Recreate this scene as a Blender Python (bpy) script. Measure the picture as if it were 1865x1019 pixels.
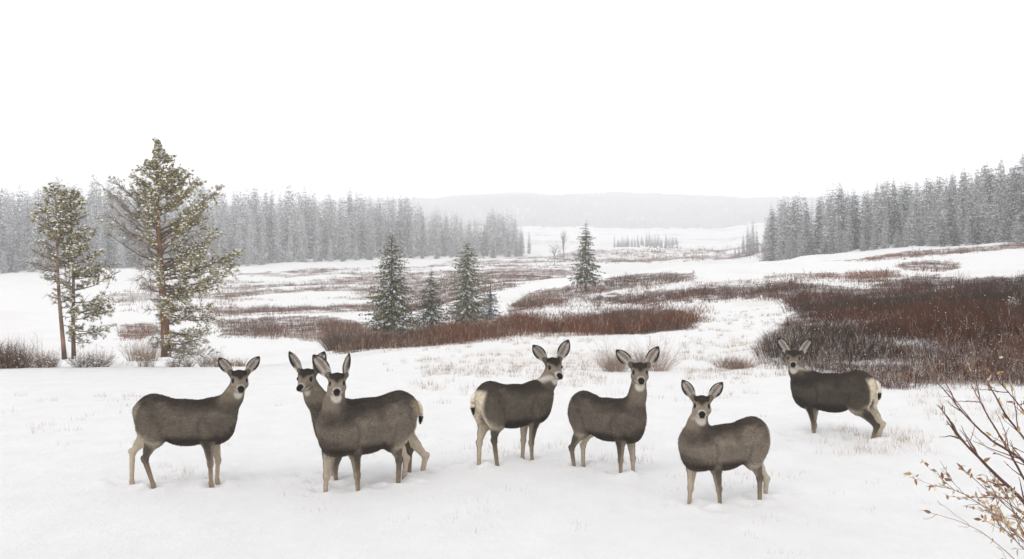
import bpy, math, random
import numpy as np
from mathutils import Vector, Matrix

random.seed(7); RNG = np.random.default_rng(7)
R = math.radians
for o in list(bpy.data.objects): bpy.data.objects.remove(o)
S = bpy.context.scene
COL = S.collection

# ------------------------------------------------------------------ camera
W_, H_, F_ = 1865.0, 1019.0, 2000.0        # photo size, focal length in its pixels
CU, VH = 932.5, 405.0                      # centre column, horizon row
cam = bpy.data.cameras.new('camera'); camo = bpy.data.objects.new('camera', cam); COL.objects.link(camo)
cam.sensor_width = 36; cam.lens = 36*F_/W_; cam.shift_y = -(H_/2-VH)/W_
cam.clip_start = .1; cam.clip_end = 12000
camo.location = (0, 0, 0); camo.rotation_euler = (R(90), 0, 0)
S.camera = camo
S.render.resolution_x = 1024; S.render.resolution_y = 559

# ------------------------------------------------------------------ sky, sun, exposure
SUN_EL, SUN_AZ = 48, 215                   # soft sun high behind the camera's left shoulder
wd = bpy.data.worlds.new('World'); S.world = wd; wd.use_nodes = True
nt = wd.node_tree; nt.nodes.clear()
def N(t, ty, **k):
    n = t.nodes.new(ty)
    for a, b in k.items(): setattr(n, a, b)
    return n
out = N(nt, 'ShaderNodeOutputWorld'); bg = N(nt, 'ShaderNodeBackground'); nt.links.new(bg.outputs[0], out.inputs[0])
sky = N(nt, 'ShaderNodeTexSky', sky_type='NISHITA', sun_disc=False)
sky.sun_elevation = R(SUN_EL); sky.sun_rotation = R(SUN_AZ)
hs = N(nt, 'ShaderNodeHueSaturation'); hs.inputs['Saturation'].default_value = .12
nt.links.new(sky.outputs[0], hs.inputs['Color'])
# overcast deck: bright low cloud near the horizon, a little duller overhead
tc = N(nt, 'ShaderNodeTexCoord'); sp = N(nt, 'ShaderNodeSeparateXYZ'); nt.links.new(tc.outputs['Generated'], sp.inputs[0])
rp = N(nt, 'ShaderNodeValToRGB'); nt.links.new(sp.outputs['Z'], rp.inputs[0])
el = rp.color_ramp.elements
el[0].position = 0.0; el[0].color = (1.0, 1.0, 1.0, 1)
el[1].position = .45; el[1].color = (.19, .19, .193, 1)
e = el.new(.12); e.color = (.55, .55, .55, 1)
sc = N(nt, 'ShaderNodeVectorMath', operation='SCALE'); sc.inputs['Scale'].default_value = 44.0
nt.links.new(rp.outputs[0], sc.inputs[0])
nz = N(nt, 'ShaderNodeTexNoise'); nz.inputs['Scale'].default_value = 2.0; nz.inputs['Detail'].default_value = 4
nt.links.new(tc.outputs['Generated'], nz.inputs[0])
mr = N(nt, 'ShaderNodeMapRange'); mr.inputs['To Min'].default_value = .92; mr.inputs['To Max'].default_value = 1.08
nt.links.new(nz.outputs[0], mr.inputs[0])
sc2 = N(nt, 'ShaderNodeVectorMath', operation='SCALE'); nt.links.new(sc.outputs[0], sc2.inputs[0]); nt.links.new(mr.outputs[0], sc2.inputs['Scale'])
mx = N(nt, 'ShaderNodeMix', data_type='RGBA'); mx.inputs[0].default_value = .9
nt.links.new(hs.outputs[0], mx.inputs[6]); nt.links.new(sc2.outputs[0], mx.inputs[7])
nt.links.new(mx.outputs[2], bg.inputs[0]); bg.inputs[1].default_value = .10

sl = bpy.data.lights.new('sun', 'SUN'); so = bpy.data.objects.new('sun', sl); COL.objects.link(so)
sl.energy = .6; sl.angle = R(25); sl.color = (1, .97, .93)
d = Vector((math.sin(R(SUN_AZ))*math.cos(R(SUN_EL)), math.cos(R(SUN_AZ))*math.cos(R(SUN_EL)), math.sin(R(SUN_EL))))
so.rotation_euler = d.to_track_quat('Z', 'Y').to_euler(); so.location = (0, 0, 50)
S.view_settings.view_transform = 'Standard'; S.view_settings.look = 'None'
S.view_settings.gamma = 1; S.view_settings.exposure = 0.16
S.render.engine = 'CYCLES'
S.cycles.volume_bounces = 2
S.cycles.max_bounces = 6

# ------------------------------------------------------------------ helpers
def tag(o, label=None, cat=None, group=None, kind=None):
    if label: o['label'] = label
    if cat: o['category'] = cat
    if group: o['group'] = group
    if kind: o['kind'] = kind
    return o
def empty(name, loc, rz=0):
    o = bpy.data.objects.new(name, None); COL.objects.link(o); o.location = loc; o.rotation_euler = (0, 0, rz)
    o.empty_display_size = .2
    return o
def mk_mesh(name, V, F, C=None, mat=None, smooth=False):
    """V (n,3); F (m,3) or (m,4) or list of such arrays; C (n,3) colour per vertex"""
    V = np.asarray(V, np.float32)
    Fs = F if isinstance(F, list) else [F]
    Fs = [np.asarray(f, np.int32) for f in Fs if len(f)]
    me = bpy.data.meshes.new(name)
    me.vertices.add(len(V)); me.vertices.foreach_set('co', V.ravel())
    nl = sum(f.size for f in Fs); npol = sum(len(f) for f in Fs)
    me.loops.add(nl); me.polygons.add(npol)
    me.loops.foreach_set('vertex_index', np.concatenate([f.ravel() for f in Fs]))
    tot = np.concatenate([np.full(len(f), f.shape[1], np.int32) for f in Fs])
    st = np.concatenate([[0], np.cumsum(tot)[:-1]]).astype(np.int32)
    me.polygons.foreach_set('loop_start', st)
    me.update(calc_edges=True)
    if smooth: me.polygons.foreach_set('use_smooth', np.ones(npol, bool))
    if C is not None:
        a = me.color_attributes.new('Col', 'FLOAT_COLOR', 'POINT')
        cc = np.ones((len(V), 4), np.float32); cc[:, :3] = C
        a.data.foreach_set('color', cc.ravel())
    if mat: me.materials.append(mat)
    return me
def link(name, me, parent=None, loc=None):
    o = bpy.data.objects.new(name, me); COL.objects.link(o)
    if parent: o.parent = parent
    if loc is not None: o.location = loc
    return o
class MB:
    def __init__(s): s.V = []; s.Q = []; s.T = []; s.C = []; s.n = 0
    def add(s, V, C, Q=None, T=None):
        V = np.asarray(V, float).reshape(-1, 3); C = np.asarray(C, float)
        if C.ndim == 1: C = np.tile(C, (len(V), 1))
        s.V.append(V); s.C.append(C)
        if Q is not None and len(Q): s.Q.append(np.asarray(Q)+s.n)
        if T is not None and len(T): s.T.append(np.asarray(T)+s.n)
        s.n += len(V)
    def mesh(s, name, mat, smooth=False):
        return mk_mesh(name, np.concatenate(s.V), [np.concatenate(q) for q in (s.Q, s.T) if q], np.concatenate(s.C), mat, smooth)
    def tube(s, P, rad, C, k=6, cap=True):
        P = np.asarray(P, float); n = len(P); rad = np.broadcast_to(rad, n)
        T = np.gradient(P, axis=0); T /= np.linalg.norm(T, axis=1)[:, None]+1e-9
        ref = np.array([0, 0, 1.]) if abs(T[0][2]) < .9 else np.array([1., 0, 0])
        A = np.cross(T, ref); A /= np.linalg.norm(A, axis=1)[:, None]+1e-9; B = np.cross(T, A)
        th = np.arange(k)*2*math.pi/k
        V = P[:, None]+rad[:, None, None]*(np.cos(th)[None, :, None]*A[:, None]+np.sin(th)[None, :, None]*B[:, None])
        i = np.arange(n-1)[:, None]*k; j = np.arange(k)[None]; j2 = (j+1) % k
        Q = np.stack([i+j, i+j2, i+k+j2, i+k+j], -1).reshape(-1, 4)
        Cc = np.asarray(C, float)
        if Cc.ndim == 2: Cc = np.repeat(Cc, k, axis=0)
        s.add(V.reshape(-1, 3), Cc, Q)
def unit(v): return v/(np.linalg.norm(v, axis=-1, keepdims=True)+1e-9)
def rvec(n): return unit(RNG.normal(size=(n, 3)))
def blades(P, D, L, Wd, C, N_=None):
    """thin leaf shaped triangles from P along D"""
    n = len(P); D = unit(D); r = unit(np.cross(D, rvec(n) if N_ is None else N_))
    L = np.broadcast_to(L, n)[:, None]; Wd = np.broadcast_to(Wd, n)[:, None]
    V = np.stack([P-r*Wd*.5, P+r*Wd*.5, P+D*L], 1).reshape(-1, 3)
    T = np.arange(3*n).reshape(n, 3)
    return V, T, np.repeat(C, 3, axis=0)
def rhombi(P, D, L, Wd, C, N_=None):
    n = len(P); D = unit(D); r = unit(np.cross(D, rvec(n) if N_ is None else N_))
    L = np.broadcast_to(L, n)[:, None]; Wd = np.broadcast_to(Wd, n)[:, None]
    V = np.stack([P, P+D*L*.5+r*Wd*.5, P+D*L, P+D*L*.45-r*Wd*.5], 1).reshape(-1, 3)
    return V, np.arange(4*n).reshape(n, 4), np.repeat(C, 4, axis=0)
ICO = None
def ico():
    global ICO
    if ICO is None:
        t = (1+5**.5)/2
        v = unit(np.array([(-1,t,0),(1,t,0),(-1,-t,0),(1,-t,0),(0,-1,t),(0,1,t),(0,-1,-t),(0,1,-t),(t,0,-1),(t,0,1),(-t,0,-1),(-t,0,1)], float))
        f = np.array([(0,11,5),(0,5,1),(0,1,7),(0,7,10),(0,10,11),(1,5,9),(5,11,4),(11,10,2),(10,7,6),(7,1,8),(3,9,4),(3,4,2),(3,2,6),(3,6,8),(3,8,9),(4,9,5),(2,4,11),(6,2,10),(8,6,7),(9,8,1)])
        ICO = (v, f)
    return ICO
def lumps(P, rx, rz, C):
    v, f = ico(); n = len(P)
    rx = np.broadcast_to(rx, n)[:, None, None]; rz = np.broadcast_to(rz, n)[:, None]
    q = v[None]*rx*(1+RNG.uniform(-.35, .35, (n, 12, 1))); q[:, :, 2] *= (rz/rx[:, :, 0])
    V = (P[:, None]+q).reshape(-1, 3)
    T = (f[None]+np.arange(n)[:, None, None]*12).reshape(-1, 3)
    return V, T, np.repeat(C, 12, axis=0)
# value noise
def _h(ix, iy, s):
    a = (ix.astype(np.int64)*374761393+iy.astype(np.int64)*668265263+s*974634777) & 0x7fffffff
    a = ((a ^ (a >> 13))*1274126177) & 0x7fffffff
    return ((a ^ (a >> 16)) & 0xffff)/65535.
def vn(x, y, s=0):
    x = np.asarray(x, float); y = np.asarray(y, float)
    ix = np.floor(x); iy = np.floor(y); fx = x-ix; fy = y-iy
    fx = fx*fx*(3-2*fx); fy = fy*fy*(3-2*fy)
    return (_h(ix, iy, s)*(1-fx)+_h(ix+1, iy, s)*fx)*(1-fy)+(_h(ix, iy+1, s)*(1-fx)+_h(ix+1, iy+1, s)*fx)*fy
def fbm(x, y, s=0, o=4):
    r = 0; a = .5; t = 0
    for i in range(o): r = r+a*vn(x*2**i, y*2**i, s+i*17); t += a; a *= .5
    return r/t
def sstep(a, b, x): t = np.clip((x-a)/(b-a), 0, 1); return t*t*(3-2*t)

def mat_attr(name, rough=.85, var=.25, vscale=8., bump=0., bscale=40., spec=.2, sss=0., trans=0.):
    m = bpy.data.materials.new(name); m.use_nodes = True; t = m.node_tree
    b = t.nodes['Principled BSDF']; b.inputs['Roughness'].default_value = rough
    b.inputs['Specular IOR Level'].default_value = spec
    a = N(t, 'ShaderNodeAttribute', attribute_name='Col')
    tcx = N(t, 'ShaderNodeTexCoord'); n1 = N(t, 'ShaderNodeTexNoise'); n1.inputs['Scale'].default_value = vscale; n1.inputs['Detail'].default_value = 5
    t.links.new(tcx.outputs['Object'], n1.inputs[0])
    m1 = N(t, 'ShaderNodeMapRange'); m1.inputs['From Min'].default_value = .25; m1.inputs['From Max'].default_value = .75
    m1.inputs['To Min'].default_value = 1-var; m1.inputs['To Max'].default_value = 1+var
    t.links.new(n1.outputs[0], m1.inputs[0])
    vm = N(t, 'ShaderNodeVectorMath', operation='SCALE'); t.links.new(a.outputs['Color'], vm.inputs[0]); t.links.new(m1.outputs[0], vm.inputs['Scale'])
    t.links.new(vm.outputs[0], b.inputs['Base Color'])
    if bump:
        n2 = N(t, 'ShaderNodeTexNoise'); n2.inputs['Scale'].default_value = bscale; n2.inputs['Detail'].default_value = 5
        t.links.new(tcx.outputs['Object'], n2.inputs[0])
        bp = N(t, 'ShaderNodeBump'); bp.inputs['Strength'].default_value = bump; bp.inputs['Distance'].default_value = .02
        t.links.new(n2.outputs[0], bp.inputs['Height']); t.links.new(bp.outputs[0], b.inputs['Normal'])
    return m
M_veg = mat_attr('foliage_and_snow', .8, .18, 3., spec=.15)
M_far = mat_attr('far_foliage', .9, .15, .3, spec=.1)
M_bark = mat_attr('bark', .9, .35, 6., .8, 30., spec=.1)
M_stem = mat_attr('twigs', .85, .2, 2., spec=.1)
M_fur = mat_attr('deer_fur', .9, .16, 30., .35, 120., spec=.08)
M_hair = mat_attr('deer_hair', .8, .22, 25., spec=.12)
M_leaf = mat_attr('dry_leaf', .7, .25, 12., spec=.2)
def mat_plain(name, col, rough=.5, spec=.5):
    m = bpy.data.materials.new(name); m.use_nodes = True; t = m.node_tree; b = t.nodes['Principled BSDF']
    n1 = N(t, 'ShaderNodeTexNoise'); n1.inputs['Scale'].default_value = 30
    r1 = N(t, 'ShaderNodeValToRGB'); r1.color_ramp.elements[0].color = (*[c*.8 for c in col], 1); r1.color_ramp.elements[1].color = (*[c*1.2 for c in col], 1)
    t.links.new(n1.outputs[0], r1.inputs[0]); t.links.new(r1.outputs[0], b.inputs['Base Color'])
    b.inputs['Roughness'].default_value = rough; b.inputs['Specular IOR Level'].default_value = spec
    return m
M_eye = mat_plain('deer_eye', (.006, .005, .004), .3, .25)

# ------------------------------------------------------------------ terrain
YK = np.array([-60, 4, 9.4, 12, 16, 24, 33, 45, 60, 80, 100, 115, 130, 170, 220, 280, 400, 700, 1100, 1500, 2200, 3000.])
UK = np.array([-600, 0, 400, 720, 930, 1100, 1300, 1500, 1700, 1865, 2500.])
ZK = {}
fore = [-2.6, -2.7, -2.82, -2.9, -3.06]
ZK[-600] = fore+[-3.6, -4.4, -6.2, -7.8, -9.2, -10, -10.3, -10.5, -10.7, -10.0, -8, -5, 0, 4, 8, 36, 44]
ZK[0]    = fore+[-3.6, -4.4, -6.2, -7.6, -9.1, -9.9, -10.2, -10.4, -10.7, -10.6, -8.5, -6, -6, -8, -9, 30, 40]
ZK[400]  = fore+[-3.62, -4.35, -5.9, -7.4, -8.8, -9.6, -10, -10.3, -10.7, -10.9, -10.4, -7, -8, -9, -9, 24, 34]
ZK[720]  = fore+[-3.6, -4.3, -5.12, -6.5, -8.2, -9.2, -9.6, -10, -10.5, -10.8, -10.8, -9, -9, -10, -9, 36, 48]
ZK[930]  = fore+[-3.55, -4.15, -4.75, -5.4, -6.2, -6.75, -7.1, -7.8, -8.6, -9.7, -10.5, -11, -11, -11, -9.5, 52, 68]
ZK[1100] = fore+[-3.5, -4.05, -4.62, -5.5, -5.9, -5.6, -5.62, -6.5, -9, -10, -10.5, -11, -11, -11, -10, 44, 56]
ZK[1300] = fore+[-3.48, -3.9, -4.3, -4.95, -5.0, -4.5, -4.35, -5.2, -8.6, -10, -10.5, -11, -11, -11, -10, 38, 50]
ZK[1500] = fore+[-3.47, -3.65, -3.9, -4.3, -4.4, -4.2, -4.1, -4.15, -5.3, -6.0, -6.0, -3, -2, 0, 5, 40, 50]
ZK[1700] = fore+[-3.45, -3.55, -3.7, -3.95, -4.05, -4.1, -4.0, -3.75, -3.95, -2.5, -1, 3, 10, 20, 30, 50, 60]
ZK[1865] = fore+[-3.4, -3.45, -3.5, -3.65, -3.75, -3.8, -3.6, -3.2, -3.3, -1, 1.5, 6, 15, 25, 35, 55, 65]
ZK[2500] = fore+[-3.3, -3.2, -3.0, -3.0, -3, -2.8, -2.4, -2, -1, 1, 4, 10, 20, 30, 40, 60, 70]
ZT = np.array([ZK[int(u)] for u in UK])                 # (nu, ny)
SY = lambda y: np.sign(y)*np.log1p(np.abs(y)/8.)        # interpolation parameter for distance
def _hermite(xk, Z, x):                                 # Z (..., nk) at x -> per sample; monotone-ish cubic
    i = np.clip(np.searchsorted(xk, x)-1, 0, len(xk)-2)
    h = xk[i+1]-xk[i]; t = np.clip((x-xk[i])/h, 0, 1)
    return i, t, h
SK = SY(YK); DY = np.zeros_like(ZT)
sec = np.diff(ZT, axis=1)/np.diff(SK)
DY[:, 1:-1] = np.where(sec[:, 1:]*sec[:, :-1] > 0, 2*sec[:, 1:]*sec[:, :-1]/(sec[:, 1:]+sec[:, :-1]+1e-12), 0)
DY[:, 0] = sec[:, 0]; DY[:, -1] = sec[:, -1]
def ground(x, y, detail=True):
    x = np.asarray(x, float); y = np.asarray(y, float); x, y = np.broadcast_arrays(x, y)
    u = np.clip(CU+F_*x/np.maximum(y, 7.), UK[0], UK[-1])
    iu, tu, _ = _hermite(UK, None, u); tu = tu*tu*(3-2*tu)
    iy, ty, h = _hermite(SK, None, SY(y))
    def at(k):
        z0 = ZT[k, iy]; z1 = ZT[k, iy+1]; m0 = DY[k, iy]*h; m1 = DY[k, iy+1]*h
        t2 = ty*ty; t3 = t2*ty
        return (2*t3-3*t2+1)*z0+(t3-2*t2+ty)*m0+(-2*t3+3*t2)*z1+(t3-t2)*m1
    z = at(iu)*(1-tu)+at(iu+1)*tu
    if detail:
        a = np.clip(np.abs(y), 3, 2000)
        z = z+(fbm(x/9, y/9, 3, 3)-.5)*.012*a**.75*1.6
        z = z+(fbm(x/1.7, y/2.6, 5, 3)-.5)*.11*np.clip(1.2-y/60, .0, 1)*(.6+.4*sstep(6, 20, y))
        z = z+(fbm(x/4.5, y/3.2, 13, 2)-.5)*.16*np.clip(1.2-y/80, 0, 1)*sstep(4, 12, y)
        z = z+(fbm(x/45, y/45, 8, 3)-.5)*np.clip((y-60)/1000, 0, 1)**.7*9
        z = z+(fbm(x/260, y/260, 9, 3)-.5)*np.clip((y-1500)/700, 0, 1)*45
    return z
def uv(x, y, z): return CU+F_*x/y, VH-F_*z/y
def at_u(u, y): x = (u-CU)/F_*y; return x, y, ground(x, y)
def inpoly(px, py, poly):
    ins = np.zeros(np.shape(px), bool); n = len(poly)
    for i in range(n):
        x1, y1 = poly[i]; x2, y2 = poly[(i+1) % n]
        c = ((y1 > py) != (y2 > py)) & (px < (x2-x1)*(py-y1)/(y2-y1+1e-12)+x1)
        ins ^= c
    return ins
def polysoft(px, py, poly, s=10, seed=0):
    """1 inside, ragged at the edge"""
    jx = (fbm(px/14, py/5, 41+seed, 3)-.5)*s*4; jy = (fbm(px/14, py/5, 91+seed, 3)-.5)*s*1.3
    return inpoly(px+jx, py+jy, poly)

# where the low willow scrub, dry grass and bare soil stand out of the snow (in view columns/rows of the ground)
P_RIGHT = [(2300,470),(1865,503),(1743,508),(1692,500),(1642,506),(1575,526),(1475,516),(1428,513),(1290,523),(1186,529),(1077,543),
           (1077,554),(1186,552),(1240,548),(1407,541),(1432,556),(1454,563),(1421,590),(1394,614),(1400,650),(1470,668),(1575,684),(1676,700),(1865,704),(2300,720)]
P_UPPER = [(925,562),(967,533),(1032,521),(1122,504),(1180,498),(1260,497),(1265,508),(1122,528),(1057,541),(929,570)]
P_MID = [(908,580),(961,576),(1009,589),(1057,586),(1122,568),(1202,562),(1260,572),(1268,600),(1170,609),(1090,607),(993,604),(905,608)]
P_LEFT = [(399,612),(399,585),(473,578),(598,576),(672,590),(740,605),(815,594),(909,590),(930,608),(846,616),(738,628),(629,638),(600,620),(473,612)]
P_VAL = [(380,590),(400,520),(440,500),(600,488),(760,487),(800,478),(930,466),(985,466),(1060,474),(1060,500),(990,508),(900,530),(900,570),(700,580),(500,575)]
P_VAL2 = [(190,560),(200,530),(330,500),(440,505),(430,570),(330,575)]
P_FAR = [(985,470),(1060,455),(1200,452),(1400,440),(1400,470),(1280,474),(1130,480),(1060,480)]
P_FOOT = [(1560,472),(1630,461),(1865,443),(2300,405),(2300,420),(1865,452),(1640,470),(1500,476)]
P_BIT = [(1625,486),(1650,477),(1700,474),(1745,480),(1740,490),(1660,492)]
P_RED = [(215,612),(222,590),(285,588),(290,606),(250,618)]
P_CEN2 = [(1100,540),(1420,500),(1640,492),(1640,504),(1575,522),(1480,512),(1290,520),(1090,540)]
def scrub_mask(x, y, u, v):
    m = np.zeros(np.shape(x))
    m = np.maximum(m, polysoft(u, v, P_RIGHT, 9, 1)*1.)
    m = np.maximum(m, polysoft(u, v, P_UPPER, 4, 2)*.8)
    m = np.maximum(m, polysoft(u, v, P_MID, 5, 3)*1.)
    m = np.maximum(m, polysoft(u, v, P_LEFT, 4, 4)*.95)
    st = fbm(x/26+.2*y/26, y/9, 71, 3)
    m = np.maximum(m, polysoft(u, v, P_VAL, 6, 5)*sstep(.44, .56, st)*.7)
    m = np.maximum(m, polysoft(u, v, P_VAL2, 6, 6)*sstep(.5, .6, st)*.5)
    m = np.maximum(m, inpoly(u, v, P_FAR)*sstep(.48, .6, fbm(x/60, y/60, 77, 3))*.6)
    m = np.maximum(m, sstep(.52, .66, fbm(x/160, y/60, 79, 3))*sstep(450, 600, y)*(1-sstep(1350, 1500, y))*sstep(900, 1000, u)*.3)
    m = np.maximum(m, polysoft(u, v, P_FOOT, 3, 7)*.8)
    m = np.maximum(m, polysoft(u, v, P_BIT, 3, 8)*.8)
    m = np.maximum(m, polysoft(u, v, P_RED, 3, 9)*.8)
    m = np.maximum(m, polysoft(u, v, P_CEN2, 3, 10)*sstep(.5, .6, fbm(x/9, y/12, 73, 3))*.5)
    return m
P_STRAW = [(760,650),(830,640),(1000,632),(1090,640),(1100,655),(980,668),(800,668)]
P_STRAW2 = [(1240,556),(1300,548),(1430,540),(1440,552),(1330,566),(1250,572)]
P_STRAW3 = [(1300,655),(1310,625),(1400,615),(1420,650),(1400,660)]
P_STRAW4 = [(620,644),(720,630),(900,610),(1080,606),(1080,612),(900,622),(720,640),(640,650)]
def straw_mask(x, y, u, v):
    n = fbm(x/1.6, y/2.2, 61, 4)
    m = polysoft(u, v, P_STRAW, 10, 11)*sstep(.42, .62, n)*.8
    m = np.maximum(m, polysoft(u, v, P_STRAW2, 6, 12)*sstep(.4, .6, n)*.7)
    m = np.maximum(m, polysoft(u, v, P_STRAW3, 8, 13)*sstep(.4, .6, n)*.6)
    m = np.maximum(m, polysoft(u, v, P_STRAW4, 4, 14)*sstep(.35, .6, n)*.8)
    far = sstep(.56, .68, fbm(x/7, y/9, 63, 4))*sstep(30, 60, y)*(1-sstep(250, 500, y))*.35
    return np.maximum(m, far)

TRACKS = [(-3.4, 13.0, -6.5, 22), (-1.3, 13.4, 1.2, 24), (.2, 14.2, 3.2, 27), (1.3, 13.6, 2.4, 21), (2.4, 12.2, 5.2, 17.5), (4.6, 16, 6.5, 24), (-.3, 13.8, 1.0, 13.2), (-4.6, 12.8, -2.3, 12.9)]
def build_ground():
    ys = [-60, -40, -25, -15, -8, -3, 0, 2]
    y = 3.5
    while y < 3000: ys.append(y); y *= 1.0035 if 9 < y < 18 else 1.0078
    ys = np.array(ys)
    s = np.concatenate([np.linspace(-1, 1, 521)])
    outer = np.array([1.06, 1.14, 1.25, 1.4, 1.6, 1.9, 2.3, 2.9, 3.8, 5.0])
    s = np.concatenate([-outer[::-1], s, outer])
    Wd = 3+.56*np.maximum(ys, 0)+(ys < 0)*0
    X = s[None]*Wd[:, None]*np.where(np.abs(s) > 1, 1+40/(Wd[:, None]+12)*(np.abs(s)-1), 1); Y = np.repeat(ys[:, None], len(s), 1)
    # trampled hollows where the herd has walked
    Z = ground(X, Y)
    rr = np.random.default_rng(3)
    for dx, dy in FOOTSPOTS:
        n = 5
        for k in range(n):
            px = dx+rr.normal()*(.12 if k else .0); py = dy+rr.normal()*(.16 if k else 0); rad = rr.uniform(.06, .11) if k else .075
            sel = (np.abs(Y-py) < .6) & (np.abs(X-px) < .6)
            r2 = ((X[sel]-px)**2+(Y[sel]-py)**2)/rad**2
            Z[sel] += -.060*np.exp(-r2)+.024*np.exp(-r2/4)
    for (x0, y0, x1, y1) in TRACKS:
        L = math.hypot(x1-x0, y1-y0); m_ = int(L/.34)
        for k in range(m_):
            f = (k+.5)/m_; w = .10*(-1)**k+rr.normal()*.03; px = x0+(x1-x0)*f-(y1-y0)/L*w+.25*math.sin(f*5+x0); py = y0+(y1-y0)*f+(x1-x0)/L*w
            sel = (np.abs(Y-py) < .4) & (np.abs(X-px) < .4); r2 = ((X[sel]-px)**2+((Y[sel]-py)*.8)**2)/.062**2
            Z[sel] += -.042*np.exp(-r2)+.010*np.exp(-r2/5)
    u, v = uv(X, np.maximum(Y, 3.5), Z)
    m = np.where(Y > 18, scrub_mask(X, Y, u, v), 0); st = np.where(Y > 14, straw_mask(X, Y, u, v), 0)
    snow = np.array([.84, .832, .828]); soil = np.array([.11, .058, .040]); straw = np.array([.50, .38, .25])
    br = fbm(X/1.1, Y/1.5, 21, 4)
    far = sstep(90, 160, Y)
    mm = np.clip(m*(.35+.9*sstep(.35, .65, br))*(1-.0*far), 0, .85)
    C = snow[None, None]*np.ones(X.shape+(1,))
    C = C*(1-st[..., None]*.22)+straw*st[..., None]*.22
    C = C*(1-mm[..., None])+soil*mm[..., None]
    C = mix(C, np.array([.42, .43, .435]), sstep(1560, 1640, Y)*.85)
    n, k = X.shape
    i = np.arange(n-1)[:, None]*k+np.arange(k-1)[None]
    F = np.stack([i, i+1, i+k+1, i+k], -1).reshape(-1, 4)
    m_ = bpy.data.materials.new('snow_ground'); m_.use_nodes = True; t = m_.node_tree; b = t.nodes['Principled BSDF']
    b.inputs['Roughness'].default_value = .75; b.inputs['Specular IOR Level'].default_value = .2
    a = N(t, 'ShaderNodeAttribute', attribute_name='Col'); tcx = N(t, 'ShaderNodeTexCoord')
    mp = N(t, 'ShaderNodeMapping'); mp.inputs['Scale'].default_value = (1, .55, 1); t.links.new(tcx.outputs['Object'], mp.inputs[0])
    n1 = N(t, 'ShaderNodeTexNoise'); n1.inputs['Scale'].default_value = 2.2; n1.inputs['Detail'].default_value = 8; n1.inputs['Roughness'].default_value = .65
    t.links.new(mp.outputs[0], n1.inputs[0])
    n2 = N(t, 'ShaderNodeTexNoise'); n2.inputs['Scale'].default_value = 22; n2.inputs['Detail'].default_value = 6; n2.inputs['Roughness'].default_value = .7
    t.links.new(tcx.outputs['Object'], n2.inputs[0])
    ad = N(t, 'ShaderNodeMath', operation='MULTIPLY_ADD'); ad.inputs[1].default_value = .32; t.links.new(n2.outputs[0], ad.inputs[0]); t.links.new(n1.outputs[0], ad.inputs[2])
    bp = N(t, 'ShaderNodeBump'); bp.inputs['Strength'].default_value = .65; bp.inputs['Distance'].default_value = .12
    t.links.new(ad.outputs[0], bp.inputs['Height']); t.links.new(bp.outputs[0], b.inputs['Normal'])
    m1 = N(t, 'ShaderNodeMapRange'); m1.inputs['From Min'].default_value = .3; m1.inputs['From Max'].default_value = .7
    m1.inputs['To Min'].default_value = .955; m1.inputs['To Max'].default_value = 1.03; t.links.new(n1.outputs[0], m1.inputs[0])
    vm = N(t, 'ShaderNodeVectorMath', operation='SCALE'); t.links.new(a.outputs['Color'], vm.inputs[0]); t.links.new(m1.outputs[0], vm.inputs['Scale'])
    t.links.new(vm.outputs[0], b.inputs['Base Color'])
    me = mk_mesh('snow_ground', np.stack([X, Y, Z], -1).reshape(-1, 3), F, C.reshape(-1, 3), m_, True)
    tag(link('ground', me), kind='structure')

# ------------------------------------------------------------------ deer
def surface_nets(F, org, h):
    s = F < 0; nx, ny, nz_ = F.shape
    c = np.zeros((nx-1, ny-1, nz_-1), np.int8)
    offs = [(i, j, k) for i in (0, 1) for j in (0, 1) for k in (0, 1)]
    for (i, j, k) in offs: c += s[i:nx-1+i, j:ny-1+j, k:nz_-1+k]
    act = (c > 0) & (c < 8); I = np.argwhere(act); idx = -np.ones(act.shape, np.int64); idx[act] = np.arange(len(I))
    acc = np.zeros((len(I), 3)); cnt = np.zeros(len(I))
    fv = {o: F[I[:, 0]+o[0], I[:, 1]+o[1], I[:, 2]+o[2]] for o in offs}
    for a in range(len(offs)):
        for b in range(a+1, len(offs)):
            oa, ob = offs[a], offs[b]
            if sum(abs(p-q) for p, q in zip(oa, ob)) != 1: continue
            fa, fb = fv[oa], fv[ob]; cr = (fa < 0) != (fb < 0)
            t = np.where(cr, fa/(fa-fb+1e-12), 0)
            p = np.array(oa)[None]*(1-t)[:, None]+np.array(ob)[None]*t[:, None]
            acc[cr] += p[cr]; cnt[cr] += 1
    V = (I+acc/cnt[:, None])*h+org
    Q = []
    for ax in range(3):
        a1, a2 = (ax+1) % 3, (ax+2) % 3
        sl0 = [slice(None)]*3; sl1 = [slice(None)]*3; sl0[ax] = slice(0, -1); sl1[ax] = slice(1, None)
        s0 = s[tuple(sl0)]; s1 = s[tuple(sl1)]
        E = np.argwhere(s0 != s1)
        E = E[(E[:, a1] > 0) & (E[:, a2] > 0) & (E[:, a1] < F.shape[a1]-1) & (E[:, a2] < F.shape[a2]-1)]
        fl = s0[E[:, 0], E[:, 1], E[:, 2]]
        def cell(d1, d2):
            e = E.copy(); e[:, a1] -= d1; e[:, a2] -= d2
            return idx[e[:, 0], e[:, 1], e[:, 2]]
        q = np.stack([cell(1, 1), cell(0, 1), cell(0, 0), cell(1, 0)], 1)
        q[~fl] = q[~fl][:, ::-1]; Q.append(q)
    Q = np.concatenate(Q); Q = Q[(Q >= 0).all(1)]
    return V, Q
def vnormals(V, Q):
    fn = np.cross(V[Q[:, 2]]-V[Q[:, 0]], V[Q[:, 3]]-V[Q[:, 1]])
    n = np.zeros_like(V)
    for k in range(4): np.add.at(n, Q[:, k], fn)
    return unit(n)
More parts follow.
